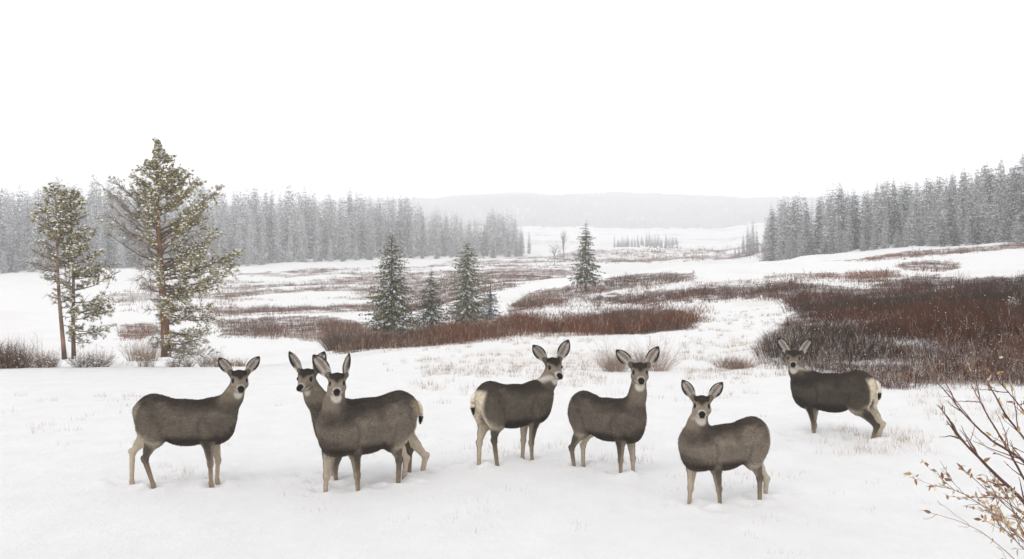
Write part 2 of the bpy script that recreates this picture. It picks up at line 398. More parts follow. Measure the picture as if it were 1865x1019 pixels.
def smooth_mesh(V, Q, it=2, lam=.5):
    for _ in range(it):
        a = np.zeros_like(V); c = np.zeros(len(V))
        for k in range(4):
            np.add.at(a, Q[:, k], V[Q[:, (k+1) % 4]]+V[Q[:, (k-1) % 4]]); np.add.at(c, Q[:, k], 2)
        V = V*(1-lam)+lam*a/c[:, None]
    return V
def mix(a, b, t): t = np.asarray(t)[..., None]; return a*(1-t)+b*t

class Deer:
    """local frame: x forward, y left, z up, z=0 at the snow surface"""
    def __init__(s, P): s.P = P; s.h = .0085
    def prims(s):
        P = s.P; L = []
        fat = P.get('fat', 1.)
        def ell(c, r, k=.05, rot=0): L.append(('e', np.array(c, float), np.array(r, float), k, rot))
        def cone(a, b, ra, rb, k=.04, wy=1.): L.append(('c', np.array(a, float), np.array(b, float), ra, rb, k, wy))
        # trunk
        ell((-.0, 0, .692), (.345, .160*fat, .245*fat), .035)
        ell((-.16, 0, .745), (.30, .140*fat, .185*fat), .035)
        ell((-.365, 0, .815), (.215, .135, .200), .05)
        ell((.27, 0, .705), (.235, .132, .248), .05)
        ell((.37, 0, .69), (.15, .105, .20), .06)
        cone((-.36, 0, .905), (-.02, 0, .855), .105, .085, .06, 1.)
        cone((-.02, 0, .855+P.get('wz', 0)*.5), (.30, 0, .875+P.get('wz', 0)), .085, .075, .06, 1.)
        for sd in (-1, 1):
            ell((-.375, sd*.088, .735), (.165, .080, .205), .028, 14)     # haunch
            cone((-.25, sd*.085, .93), (-.23, sd*.100, .90), .045, .030, .04)  # hip bone
            ell((-.335, sd*.100, .615), (.115, .058, .125), .03, 20)
            ell((.265, sd*.102, .68), (.105, .066, .195), .022, -14)        # shoulder
        # legs: each (hip/elbow, knee/hock, fetlock, foot)
        for (a, b, c, d_) in P['front']:
            a, b, c, d_ = map(np.array, (a, b, c, d_))
            cone(a+np.array([0, 0, .10]), a, .082, .070, .03, .68); cone(a, b, .064, .033, .025, .72)
            cone(b, b+np.array([0, 0, -.02]), .0385, .036, .012, .9)
            cone(b, c, .028, .021, .010, .9); cone(c, d_, .027, .029, .012, .95)
        for (a, b, c, d_) in P['hind']:
            a, b, c, d_ = map(np.array, (a, b, c, d_))
            m = a*.45+b*.55+np.array([-.01, 0, 0])
            cone(a+np.array([-.02, 0, .08]), a, .120, .108, .06, .62); cone(a, m, .098, .055, .03, .56); cone(m, b, .048, .034, .018, .7)
            cone(b+np.array([-.014, 0, .014]), b, .034, .042, .015, .8)
            cone(b, c, .032, .023, .012, .85); cone(c, d_, .028, .030, .012, .95)
        # neck
        hp = s.hp; nb = np.array([.36, 0, .78]); na = s.hp-s.f*.045-s.u*.045
        mid = nb*.42+na*.58+np.array(P.get('neckbow', (.02, 0, -.01)))
        cone((.30, 0, .80), (.36, 0, .80), .155, .155, .08, .78)
        cone(nb+np.array([.01, 0, .02]), mid, .155, .106, .07, .80); cone(mid, na, .104, .088, .05, .9)
        # head
        H = lambda x, y, z: s.hp+(s.f*x+s.sd*y+s.u*z)*s.hs
        s.H = H; k = .018; hs = s.hs
        cone(H(-.035, 0, .01), H(.035, 0, .008), .066*hs, .060*hs, k)
        cone(H(.03, 0, 0), H(.125, 0, -.014), .058*hs, .038*hs, .02)
        cone(H(.12, 0, -.014), H(.200, 0, -.022), .036*hs, .027*hs, .015)
        cone(H(-.01, 0, -.05), H(.17, 0, -.048), .042*hs, .016*hs, .02)
        for y in (-1, 1):
            cone(H(.0, y*.030, -.032), H(.055, y*.022, -.030), .044*hs, .034*hs, .02)
            cone(H(.020, y*.048, .036), H(.062, y*.038, .030), .020*hs, .013*hs, .012)
            cone(H(-.05, y*.045, .03), H(-.055, y*.068, .052), .030*hs, .026*hs, .02)
            cone(H(.195, y*.017, -.020), H(.212, y*.014, -.026), .016*hs, .014*hs, .008)
        return L
    def build(s):
        P = s.P; h = s.h
        s.hs = P.get('headscale', 1.2)
        s.f = unit(np.array(P['look'], float)); up = np.array([0, 0, 1.])
        s.sd = unit(np.cross(up, s.f)); s.u = np.cross(s.f, s.sd)
        rl = P.get('roll', 0); c, sn = math.cos(rl), math.sin(rl)
        s.sd, s.u = s.sd*c+s.u*sn, s.u*c-s.sd*sn
        s.hp = np.array(P['eye'], float)-(s.f*.056+s.u*.014)*s.hs
        L = s.prims()
        pts = []
        for p in L:
            if p[0] == 'e': pts += [p[1]-p[2], p[1]+p[2]]
            else: pts += [p[1]-p[3], p[1]+p[3], p[2]-p[4], p[2]+p[4]]
        pts = np.array(pts); lo = pts.min(0)-.05; hi = pts.max(0)+.05
        dims = np.ceil((hi-lo)/h).astype(int)
        F = np.full(dims, .2, np.float32)
        ax = [lo[i]+np.arange(dims[i])*h for i in range(3)]
        for p in L:
            if p[0] == 'e': rr = max(p[2]) if p[4] else p[2]; a, b = p[1]-rr, p[1]+rr; k = p[3]
            else:
                rm = max(p[3], p[4]); a = np.minimum(p[1], p[2])-rm; b = np.maximum(p[1], p[2])+rm; k = p[5]
            i0 = np.clip(((a-lo-k*1.2)/h).astype(int), 0, dims-1); i1 = np.clip(((b-lo+k*1.2)/h).astype(int)+2, 1, dims)
            X = ax[0][i0[0]:i1[0], None, None]; Y = ax[1][None, i0[1]:i1[1], None]; Z = ax[2][None, None, i0[2]:i1[2]]
            if p[0] == 'e':
                x, y, z = X-p[1][0], Y-p[1][1], Z-p[1][2]
                if p[4]:
                    cc, ss = math.cos(R(p[4])), math.sin(R(p[4])); x, z = x*cc+z*ss, z*cc-x*ss
                r = p[2]; k0 = np.sqrt((x/r[0])**2+(y/r[1])**2+(z/r[2])**2)
                k1 = np.sqrt((x/r[0]**2)**2+(y/r[1]**2)**2+(z/r[2]**2)**2)+1e-6
                D = k0*(k0-1)/k1
            else:
                A, B, ra, rb, _, wy = p[1:]
                ab = B-A; L2 = (ab**2).sum()+1e-9
                x, y, z = X-A[0], Y-A[1], Z-A[2]
                t = np.clip((x*ab[0]+y*ab[1]+z*ab[2])/L2, 0, 1)
                dx, dy, dz = x-t*ab[0], (y-t*ab[1])/wy, z-t*ab[2]
                D = np.sqrt(dx*dx+dy*dy+dz*dz)-(ra+(rb-ra)*t)
            sub = F[i0[0]:i1[0], i0[1]:i1[1], i0[2]:i1[2]]
            hh = np.clip(.5+.5*(sub-D)/k, 0, 1)
            F[i0[0]:i1[0], i0[1]:i1[1], i0[2]:i1[2]] = (sub*(1-hh)+D*hh-k*hh*(1-hh))
        V, Q = surface_nets(F, lo, h)
        V = smooth_mesh(V, Q, 1, .45)
        nn = vnormals(V, Q)
        C = s.colour(V, nn)
        mb = MB(); mb.add(V, C, Q=Q)
        s.ears(mb)
        s.V, s.Q, s.nn, s.C = V, Q, nn, C
        return mb
    def headco(s, V):
        d = V-s.hp; return (d@s.f)/s.hs, (d@s.sd)/s.hs, (d@s.u)/s.hs
    def colour(s, V, n):
        P = s.P; t = P.get('tone', 1.)
        coat = np.array([.138, .113, .089])*t; dark = np.array([.040, .030, .024]); pale = np.array([.52, .44, .34]); tan = np.array([.30, .225, .155])
        C = np.tile(coat, (len(V), 1))
        x, y, z = V.T
        nf = fbm(x*9+3, z*9+y*5, 5, 4)
        nl = fbm(x*3+z*5+11, z*4-x*2+y*2, 15, 4)
        C = C*(1+(nf-.5)[:, None]*.9)*(1+(nl-.5)[:, None]*1.3)
        C = mix(C, coat*1.45, sstep(.20, 0, np.abs(z-.62))*sstep(.30, .1, x)*.6)
        C = mix(C, coat*.45, sstep(.035, .0, np.abs(x-.155-.12*(z-.6)+.02*np.sin(z*20)))*sstep(.5, .62, z)*sstep(.86, .75, z)*.45)
        C = mix(C, coat*.5, sstep(.030, .0, np.abs(x+.245+.25*(z-.6)))*sstep(.5, .6, z)*sstep(.82, .7, z)*.4)
        # darker saddle along the spine
        C = mix(C, dark*.85, sstep(.1, .75, n[:, 2])*sstep(.76, .88, z)*sstep(.46, .3, x)*.85)
        C = mix(C, dark*1.5, sstep(.10, .0, np.abs(y))*sstep(.2, -.6, n[:, 0])*sstep(.82, .95, z)*sstep(.15, .35, x)*.6)
        # belly: dark brown keel, pale groin
        C = mix(C, dark*.7, sstep(.15, -.40, n[:, 2])*sstep(.62, .52, z)*sstep(-.30, -.2, x)*sstep(.60, .5, x)*sstep(.36, .42, z)*.95)
        C = mix(C, pale, sstep(-.1, -.6, n[:, 2])*sstep(-.2, -.3, x)*sstep(.3, .42, z)*sstep(.66, .55, z)*.85)
        C = mix(C, dark*1.3, sstep(.13, .05, np.abs(y))*sstep(.38, .5, x)*sstep(.44, .52, z)*sstep(.78, .64, z)*.8)
        # legs
        leg = sstep(.53, .46, z); low = sstep(.40, .20, z)
        inner = sstep(0, .5, -n[:, 1]*np.sign(y))
        C = mix(C, tan*.62, leg*.8*low); C = mix(C, coat*.62, leg*(1-low)*(1-inner)*.6); C = mix(C, pale*.72, leg*inner*.85); C = mix(C, pale*.8, leg*sstep(.2, .8, np.abs(n[:, 0]))*.35*(x > .1))
        C = mix(C, pale*.85, sstep(.60, .5, z)*sstep(-.2, -.3, x)*inner*.8)
        C = mix(C, tan*1.1, leg*sstep(.25, .05, z)*.5)
        C = mix(C, dark, sstep(.0, -.05, z)*.7)
        # rump patch
        rp_ = P.get('rump', .25)*sstep(-.35, -.7, n[:, 0])*sstep(-.40, -.50, x)*sstep(.135, .095, np.abs(y))*sstep(.50, .58, z)*sstep(.965, .91, z)
        C = mix(C, np.array([.60, .52, .40]) if P.get('rump', 0) != .6 else np.array([.42, .32, .21]), rp_*.95)
        C = mix(C, dark*1.5, sstep(-.3, -.5, x)*sstep(.93, .97, z)*sstep(.1, .05, np.abs(y))*.7)
        # neck: greyer, light throat
        hx, hy, hz = s.headco(V)
        hd = np.sqrt((hx-.05)**2+hy**2+hz**2)
        nk = sstep(.88, .98, z)*sstep(.30, .40, x)
        C = mix(C, np.array([.185, .150, .115])*(.6+.4*t), nk*sstep(-.2, .5, n@s.f)*.75)
        fr = n@s.f
        C = mix(C, np.array([.60, .55, .48]), sstep(.16, .10, np.sqrt((hx-.075)**2+hy**2*1.2+(hz+.080)**2)*2.4)*sstep(.0, .4, fr-n@s.u*.6)*sstep(.01, .05, hx)*.75)
        # head
        hm = sstep(.21, .18, hd)*sstep(-.10, -.07, hz)
        grey = np.array([.25, .20, .155])*(.55+.45*t)
        C = mix(C, grey, hm*sstep(-.02, .03, hx)*.9)
        C = mix(C, coat*1.1, hm*sstep(.03, -.03, hx)*.9)
        white = np.array([.64, .59, .52])
        C = mix(C, white*.9, hm*sstep(-.035, -.055, hz)*sstep(.05, .09, hx)*.85)
        C = mix(C, white*P.get('muzzle', .72), hm*sstep(.140, .170, hx)*.7)
        C = mix(C, grey*.75, hm*sstep(.024, .012, np.abs(hy))*sstep(.05, .09, hx)*sstep(.175, .15, hx)*sstep(-.01, .01, hz)*.6)
        C = mix(C, dark*.45, hm*sstep(.068, .052, np.abs(hy)+.3*np.maximum(hx-.03, 0))*sstep(.0, .02, hz)*sstep(.130, .085, hx+1.1*np.abs(hy))*sstep(-.12, -.08, hx)*.95)
        er = np.sqrt((hx-.058)**2+(np.abs(hy)-.050)**2+(hz-.014)**2)
        C = mix(C, white*.7, hm*sstep(.034, .026, er)*sstep(.03, .0, hz)*.5)
        C = mix(C, dark*.4, hm*sstep(.028, .020, er))
        C = mix(C, np.array([.012, .010, .009]), hm*sstep(.180, .194, hx+.35*(hz+.01))*sstep(.029, .019, np.abs(hy)-.5*(hz+.02))*sstep(-.042, -.033, hz))
        C = mix(C, np.array([.02, .016, .014]), hm*sstep(.006, .003, np.abs(hz+.050))*sstep(.13, .15, hx)*.8)
        return np.clip(C, .004, .9)
    def ears(s, mb):
        hs = s.hs; P = s.P
        for k, sgn in enumerate((1, -1)):
            out_, upa, fw, turn, Ln = P['ears'][k]
            a = unit(s.sd*sgn*out_+s.u*upa+s.f*fw)
            base = s.H(-.052, sgn*.062, .050)
            facing = unit(s.f*math.cos(turn)+s.sd*sgn*math.sin(turn)+s.u*.15); facing = unit(facing-a*(facing@a))
            w = np.cross(a, facing)
            Wm = Ln*.27
            ns, ntt = 22, 15
            S_, T_ = np.meshgrid(np.linspace(0, 1, ns), np.linspace(-1, 1, ntt), indexing='ij')
            prof = np.interp(S_, [0, .08, .2, .35, .5, .65, .8, .9, .96, 1], [.50, .60, .80, .96, 1.0, .92, .68, .42, .23, .04])
            wd = Wm*prof*T_; cup = Wm*prof*(1-.75*S_**1.5)*.85
            back = cup*(1-T_**2)
            bend = .03*hs*S_**2
            Pn = base+a*(S_*Ln)[..., None]+w*wd[..., None]-facing*(back-.012*hs)[..., None]+facing*bend[..., None]*.4
            nb = Pn-facing*(.006*(1-T_**2)+.001)[..., None]
            inner = np.array([.50, .45, .40]); rim = np.array([.030, .024, .020]); mid = np.array([.17, .135, .115])
            tt = np.abs(T_)
            
            Ci = np.tile(inner, (ns, ntt, 1))
            Ci = mix(Ci, mid, sstep(.5, .15, np.abs(T_+sgn*.1))*sstep(.05, .3, S_)*.8)
            Ci = mix(Ci, rim, np.maximum(sstep(.60, .80, tt+.12*(T_*sgn > 0))*sstep(.15, .35, S_), sstep(.76, .90, S_)))
            Ci *= (1+RNG.uniform(-.25, .25, (ns, ntt, 1)))
            Cb = np.tile(np.array([.105, .082, .066]), (ns, ntt, 1)); Cb = mix(Cb, rim, sstep(.65, .9, S_)*.9)
            i = np.arange(ns-1)[:, None]*ntt+np.arange(ntt-1)[None]
            q = np.stack([i, i+1, i+ntt+1, i+ntt], -1).reshape(-1, 4)
            n0 = ns*ntt
            rimq = []
            for r_ in (0, ntt-1):
                e = np.arange(ns-1)*ntt+r_; rimq.append(np.stack([e, e+ntt, e+ntt+n0, e+n0], 1))
            mb.add(np.concatenate([Pn.reshape(-1, 3), nb.reshape(-1, 3)]), np.concatenate([Ci.reshape(-1, 3), Cb.reshape(-1, 3)]),
                   Q=np.concatenate([q, q[:, ::-1]+n0]+rimq))
            # fringe hairs inside the ear
            m = 260; ss = RNG.uniform(.08, .8, m); st = RNG.choice([-1, 1], m)*RNG.uniform(.45, .8, m)
            pr = np.interp(ss, [0, .2, .5, .8, 1], [.5, .8, 1, .68, 0])
            Pp = base+a*(ss*Ln)[:, None]+w*(Wm*pr*st)[:, None]-facing*((Wm*pr*(1-st**2))*.6-.012*hs)[:, None]
            V, T, C = blades(Pp, -w*st[:, None]*.7+facing*.7+a*.5, .028, .004, np.tile([.60, .56, .50], (m, 1))*RNG.uniform(.7, 1.1, (m, 1)))
            mb.add(V, C, T=T)
    def fur(s, n=34000):
        V, Q, nn, C = s.V, s.Q, s.nn, s.C
        ar = np.linalg.norm(np.cross(V[Q[:, 2]]-V[Q[:, 0]], V[Q[:, 3]]-V[Q[:, 1]]), axis=1)
        q = Q[RNG.choice(len(Q), n, p=ar/ar.sum())]
        w = RNG.dirichlet((1, 1, 1, 1), n)
        P = (V[q]*w[..., None]).sum(1); Nn = unit(nn[q[:, 0]]); Cc = C[q[:, 0]]
        hx, hy, hz = s.headco(P); hd = np.sqrt((hx-.05)**2+hy**2+hz**2)
        flow = np.tile(np.array([-1., 0, -.45]), (n, 1))
        flow = np.where((P[:, 2] < .5)[:, None], np.array([-.15, 0, -1.]), flow)
        nk = sstep(.85, 1., P[:, 2])*sstep(.25, .4, P[:, 0])
        flow = flow*(1-nk[:, None])+np.array([-.3, 0, -1.])*nk[:, None]
        head = hd < .2
        flow = np.where(head[:, None], -s.f-.2*s.u, flow)
        flow = unit(flow-Nn*(flow*Nn).sum(1, keepdims=True))
        D = flow+Nn*.20+RNG.normal(size=(n, 3))*.20
        L = np.where(P[:, 2] < .45, .010, .023)*RNG.uniform(.6, 1.3, n); L = np.where(head, .008, L)
        keep = ~(head & (hx > .17)) & (P[:, 2] > -.03)
        er = np.sqrt((hx-.058)**2+(np.abs(hy)-.050)**2+(hz-.014)**2); keep &= er > .03
        Cc = Cc*RNG.choice([.45, .75, 1., 1.3, 1.9], n)[:, None]*RNG.uniform(.85, 1.15, (n, 1))
        Vb, T, Cb = blades(P[keep]-Nn[keep]*.001, D[keep], L[keep], np.where(head, .003, .0046)[keep], Cc[keep])
        return Vb, T, Cb
def make_deer(label, u, Y, sink, size, yaw, P, tail=True):
    """yaw: heading of the body seen from the camera, 0 = to the right, 90 = away, 180 = to the left, 270 = towards"""
    y = Y; x = (u-CU)/F_*y; z = float(ground(x, y))-sink
    phi = math.atan2(x, y)
    rot = R(yaw)-phi
    root = empty('mule_deer', (x, y, z), rot); root.scale = (size,)*3
    tag(root, label, 'deer', 'herd of mule deer standing in the snow')
    # look is given in view terms: (right, towards camera, up) ; convert to body frame
    lr, lt, lu = P['lookv']
    vx = lr; vy = -lt
    wx = vx*math.cos(-phi)-vy*math.sin(-phi); wy = vx*math.sin(-phi)+vy*math.cos(-phi)
    bx = wx*math.cos(-rot)-wy*math.sin(-rot); by = wx*math.sin(-rot)+wy*math.cos(-rot)
    P['look'] = (bx, by, lu)
    dr = Deer(P); mb = dr.build()
    link('body', mb.mesh('deer_body', M_fur, True), root)
    Vb, T, Cb = dr.fur()
    link('fur', mk_mesh('deer_fur', Vb, T, Cb, M_hair), root)
    v, f = ico()
    bm = bpy.data.meshes.new('deer_eye')
    import bmesh
    b_ = bmesh.new(); bmesh.ops.create_uvsphere(b_, u_segments=14, v_segments=10, radius=.0165*dr.hs); b_.to_mesh(bm); b_.free()
    for p in bm.polygons: p.use_smooth = True
    bm.materials.append(M_eye)
    for sg in (-1, 1): link('eye', bm, root, dr.H(.058, sg*.0500, .016))
    if tail:
        sw = P.get('tail', (-.03, 0))
        pts = np.array([(-.575, 0, .90), (-.60, sw[1]*.3, .86), (-.605+sw[0]*.5, sw[1]*.6, .80), (-.60+sw[0], sw[1], .74), (-.59+sw[0], sw[1], .685)])
        tb = MB(); ts = np.linspace(0, 1, 12); pp = np.stack([np.interp(ts, np.linspace(0, 1, 5), pts[:, i]) for i in range(3)], 1)
        rad = np.interp(ts, [0, .3, .7, .9, 1], [.020, .024, .026, .022, .004]); pp[:, 0] += P.get('tuck', 0)
        cc = mix(np.tile([.60, .52, .42] if P.get('rump', 0) else [.22, .17, .13], (12, 1)), np.array([.015, .012, .01]), sstep(.62, .72, ts))
        tb.tube(pp, rad, cc, 10)
        m = 900; k = RNG.integers(0, 12, m); Pq = pp[k]+rvec(m)*rad[k][:, None]*.8
        Vq, Tq, Cq = blades(Pq, np.array([-.1, 0, -1])+RNG.normal(size=(m, 3))*.25, .030, .005, cc[k]*RNG.uniform(.7, 1.2, (m, 1)))
        tb.add(Vq, Cq, T=Tq)
        link('tail', tb.mesh('deer_tail', M_hair, True), root)
    bpy.context.view_layer.update()
    M = Matrix.Translation((x, y, z)) @ Matrix.Rotation(rot, 4, 'Z') @ Matrix.Scale(size, 4)
    for q in list(P['front'])+list(P['hind']):
        w = M @ Vector(q[3]); FOOTSPOTS.append((w.x, w.y))
    return root
FOOTSPOTS = []
def FL(y, fx, kx=None, ex=.25):     # front leg
    kx = (ex+fx)/2+.012 if kx is None else kx
    return ((ex, y*.95, .50), (kx, y*.95, .27), (fx-.005, y, .055), (fx+.02, y, -.07))
def HL(y, hx, fx, hz=.33, sx=-.33):  # hind leg: hock x, foot x, hock height
    return ((sx, y*.95, .56), (hx, y, hz), (fx-.005, y, .05), (fx+.015, y, -.07))
DEER = [
 dict(label='leftmost deer standing alone side-on, facing right, head turned to the camera', u=340.6, Y=12.281, sink=.012, size=1.012, yaw=-12,
      P=dict(front=[FL(.085, .315, .321, .28), FL(-.085, .281, .269, .24)], hind=[HL(.09, -.613, -.615, .365, -.44), HL(-.09, -.433, -.34, .322)],
             eye=(.581, -.04, 1.168), headscale=1.38, lookv=(.02, 1, -.15), ears=((.6, .8, -.1, .1, .225), (.6, .8, -.1, .1, .225)), muzzle=.6, tone=.66, tail=(.02, 0), tuck=.03)),
 dict(label='deer half hidden behind another deer, only its neck, head and rump showing', u=664, Y=12.75, sink=.134, size=1.10, yaw=186,
      P=dict(front=[FL(.085, .303, .317), FL(-.085, .337, .321)], hind=[HL(.09, -.46, -.454, .386), HL(-.09, -.664, -.61, .293, -.42)],
             eye=(.625, .05, 1.19), headscale=1.28, lookv=(-.22, 1, -.15), ears=((.42, .9, -.1, .3, .24), (.43, .9, -.1, .5, .24)), tone=.66, tail=(-.01, .0), rump=.6, tuck=.01)),
 dict(label='deer in front of the overlapping pair, body facing left with both ears raised straight up', u=665.4, Y=12.167, sink=.109, size=1.085, yaw=209.7,
      P=dict(front=[FL(-.085, .417, .40, .375), FL(.085, .136, .140, .165)], hind=[HL(.09, -.348, -.326, .349, -.27), HL(-.09, -.544, -.508, .306, -.38)],
             eye=(.352, .05, 1.205), headscale=1.28, lookv=(0.02, 1, -.13), ears=((.08, 1., -.1, 1.05, .23), (.58, .8, -.1, .1, .27)), muzzle=.7, tone=.80, tuck=.06)),
 dict(label='deer seen from behind, pale rump and short tail showing, head turned back', u=937.9, Y=13.536, sink=.055, size=1.047, yaw=36.4,
      P=dict(front=[FL(.085, .18, .185, .20), FL(-.085, .191, .18, .22)], hind=[HL(.09, -.447, -.447, .302, -.36), HL(-.09, -.364, -.314, .35, -.32)],
             eye=(.568, -.05, 1.119), headscale=1.38, lookv=(.24, 1, -.20), ears=((.45, .9, -.1, -.5, .27), (.65, .76, -.1, .25, .26)), muzzle=.85, tone=.60, tail=(.0, .0), rump=1.)),
 dict(label='deer right beside the pale-rumped one, facing right with both ears spread wide', u=1106.9, Y=12.935, sink=.075, size=.96, yaw=-36,
      P=dict(front=[FL(.085, .322, .317, .28), FL(-.085, .258, .25)], hind=[HL(.09, -.451, -.44, .315), HL(-.09, -.491, -.44, .303)],
             eye=(.465, .02, 1.326), headscale=1.48, lookv=(.03, 1, -.13), ears=((.5, .86, -.1, .1, .27), (.72, .69, -.1, .1, .27)), tone=.64, tuck=.06, wz=.05)),
 dict(label='smallest and nearest deer, lower right of the herd, greyish brown and facing left', u=1317.1, Y=11.56, sink=.090, size=.943, yaw=210.2,
      P=dict(front=[FL(-.085, .388, .365, .345), FL(.085, .092, .100, .135)], hind=[HL(.09, -.414, -.407, .343), HL(-.09, -.616, -.59, .275, -.42)],
             eye=(.296, .05, 1.189), headscale=1.42, lookv=(.03, 1, -.10), ears=((.6, .8, -.1, .1, .235), (.53, .85, -.1, .1, .24)), muzzle=.85, tone=.95, tuck=.06)),
 dict(label='darkest deer, rightmost and furthest back, in front of the red-brown scrub', u=1514.5, Y=15.453, sink=.16, size=1.066, yaw=164.4,
      P=dict(front=[FL(.085, .213, .205), FL(-.085, .284, .263)], hind=[HL(.09, -.60, -.517, .33, -.38), HL(-.09, -.63, -.541, .33, -.44)],
             eye=(.498, .02, 1.126), headscale=1.36, lookv=(-.02, 1, -.11), ears=((.55, .83, -.1, .1, .24), (.55, .83, -.1, .1, .24)), tone=.34, tail=(-.02, 0.0), rump=1.)),
]
import sys
for dd in DEER:
    make_deer(**dd)
build_ground()
# ------------------------------------------------------------------ trees
GREEN = np.array([.055, .062, .036]); SNOW = np.array([.80, .805, .82]); WOOD = np.array([.10, .075, .058])
def crown_spruce(H, Rb, n_wh, per, card, frost, snow, start=.06, fat=.8, green=GREEN, lean=0., sparse=0., shrink=.72):
    """tiers of drooping branches; every branch is a run of small sprays, some of them under snow"""
    mb = MB(); P = []; D = []; L = []; Wd = []; C = []; Nn = []
    for w in range(n_wh):
        t = (w+RNG.uniform(-.4, .4))/n_wh; t = min(max(t, 0), 1)         # 0 low, 1 top
        z = H*(start+(1-start)*t)
        r = Rb*((1-t)**fat)*(.72+.5*RNG.random())+.01*Rb
        if t > .88: r *= .6
        if t < .12: r *= .65+t*3
        k = max(4, int(per*(.5+.5*(1-t)))); a0 = RNG.uniform(0, 7)
        for b in range(k):
            if RNG.random() < sparse: continue
            az = a0+b*2*math.pi/k+RNG.uniform(-.35, .35); rr = r*RNG.uniform(.6, 1.15)
            dr = -.25-.35*(1-t)+RNG.uniform(-.12, .12) if t < .88 else RNG.uniform(.4, 1.1)
            dirv = np.array([math.cos(az), math.sin(az), dr])
            m = max(2, int(rr/card*3.6)); s = (np.arange(m)+RNG.random(m))/m
            p = np.array([0, 0, z])+dirv*(s*rr)[:, None]; p[:, 2] += .25*rr*s**2+RNG.normal(size=m)*card*.12
            side = np.array([-dirv[1], dirv[0], 0])
            sg = RNG.choice([-1, 1], m)
            d = dirv[None]*.8+side*(sg*RNG.uniform(.2, .9, m))[:, None]+np.array([0, 0, 1.])*RNG.uniform(-.55, .05, m)[:, None]
            P.append(p); D.append(d); cs = card*(1-shrink*t**1.3)*(1 if t < .84 else max(.35, 1-(t-.84)*4.5)); L.append(cs*RNG.uniform(.7, 1.5, m)*(1.1-.4*s)); Wd.append(cs*RNG.uniform(.34, .62, m))
            top = RNG.random(m) < (snow*2.3 if RNG.random() < .40 else snow*.15)
            base = green*RNG.uniform(.6, 1.5, (m, 1))
            fr = np.clip(frost+RNG.normal(size=(m, 1))*(.04+.22*frost), 0, .9)
            c = base*(1-fr)+SNOW*.8*fr
            c = np.where(top[:, None], SNOW*RNG.uniform(.75, 1, (m, 1)), c)
            C.append(c); q = RNG.normal(size=(m, 3))*.45; q[:, 2] += np.where(top, 1.8, .5); Nn.append(q)
            p[:, 2] += np.where(top, card*.10, 0)
    P, D, L, Wd, C, Nn = map(np.concatenate, (P, D, L, Wd, C, Nn))
    V, Q, Cc = rhombi(P, D, L, Wd, C, Nn); V[:, 0] += lean*V[:, 2]
    mb.add(V, Cc, Q=Q)
    return mb
def trunk_mb(H, r, col=WOOD, lean=0, bend=0.):
    mb = MB(); n = 12; t = np.linspace(-.03, .93, n)
    P = np.stack([lean*t*H+bend*np.sin(t*5), bend*.5*np.sin(t*7+1), t*H], 1)
    rad = r*(1-t*.93)*(1+.5*np.exp(-np.maximum(t, 0)*30))
    mb.tube(P, rad, col*RNG.uniform(.8, 1.2, (n, 1)), 8)
    return mb
def tree(name, loc, tr, cr, label, cat, group=None, mt=M_bark, mc=M_veg, rz=0, sc=1):
    r = empty(name, loc, rz); r.scale = (sc,)*3; tag(r, label, cat, group)
    link('trunk', tr.mesh('trunk', mt, True), r); link('crown', cr.mesh('crown', mc), r)
    return r
def copy_tree(src, loc, rz, sc, group=None, label=None):
    r = src.copy(); COL.objects.link(r); r.location = loc; r.rotation_euler = (0, 0, rz); r.scale = sc
    if label: r['label'] = label
    if group: r['group'] = group
    for ch in src.children:
        c = ch.copy(); COL.objects.link(c); c.parent = r
    return r

# forest protos (unit ~ 15 m)
def forest_proto(frost, snow, green, k):
    H = 15.; Rb = RNG.uniform(1.3, 1.9) if k % 3 else 2.4
    cr = crown_spruce(H, Rb, 60, 9, .52, frost, snow, start=RNG.uniform(.0, .06), fat=RNG.uniform(.5, .72), green=green, sparse=.04, shrink=.55)
    return trunk_mb(H*.93, .13, WOOD*1.2*(1-frost)+SNOW*.45*frost), cr
def topline(u, tab): return np.interp(u, [a for a, _ in tab], [b for _, b in tab])
L_TOP = [(-150,350),(0,352),(40,345),(100,330),(160,330),(210,335),(300,345),(380,342),(460,345),(520,340),(590,352),(650,352),(700,355),(745,358),(780,382),(820,395),(850,400),(875,398),(905,382),(935,392),(955,415),(968,430)]
L_Y = [(-150,200),(0,215),(200,232),(400,255),(600,280),(800,315),(968,350)]
R_TOP = [(1384,402),(1400,378),(1450,360),(1490,346),(1560,345),(1600,338),(1650,325),(1700,322),(1750,306),(1800,299),(1865,281),(2050,255)]
R_Y = [(1384,215),(1450,200),(1600,180),(1865,158),(2050,150)]
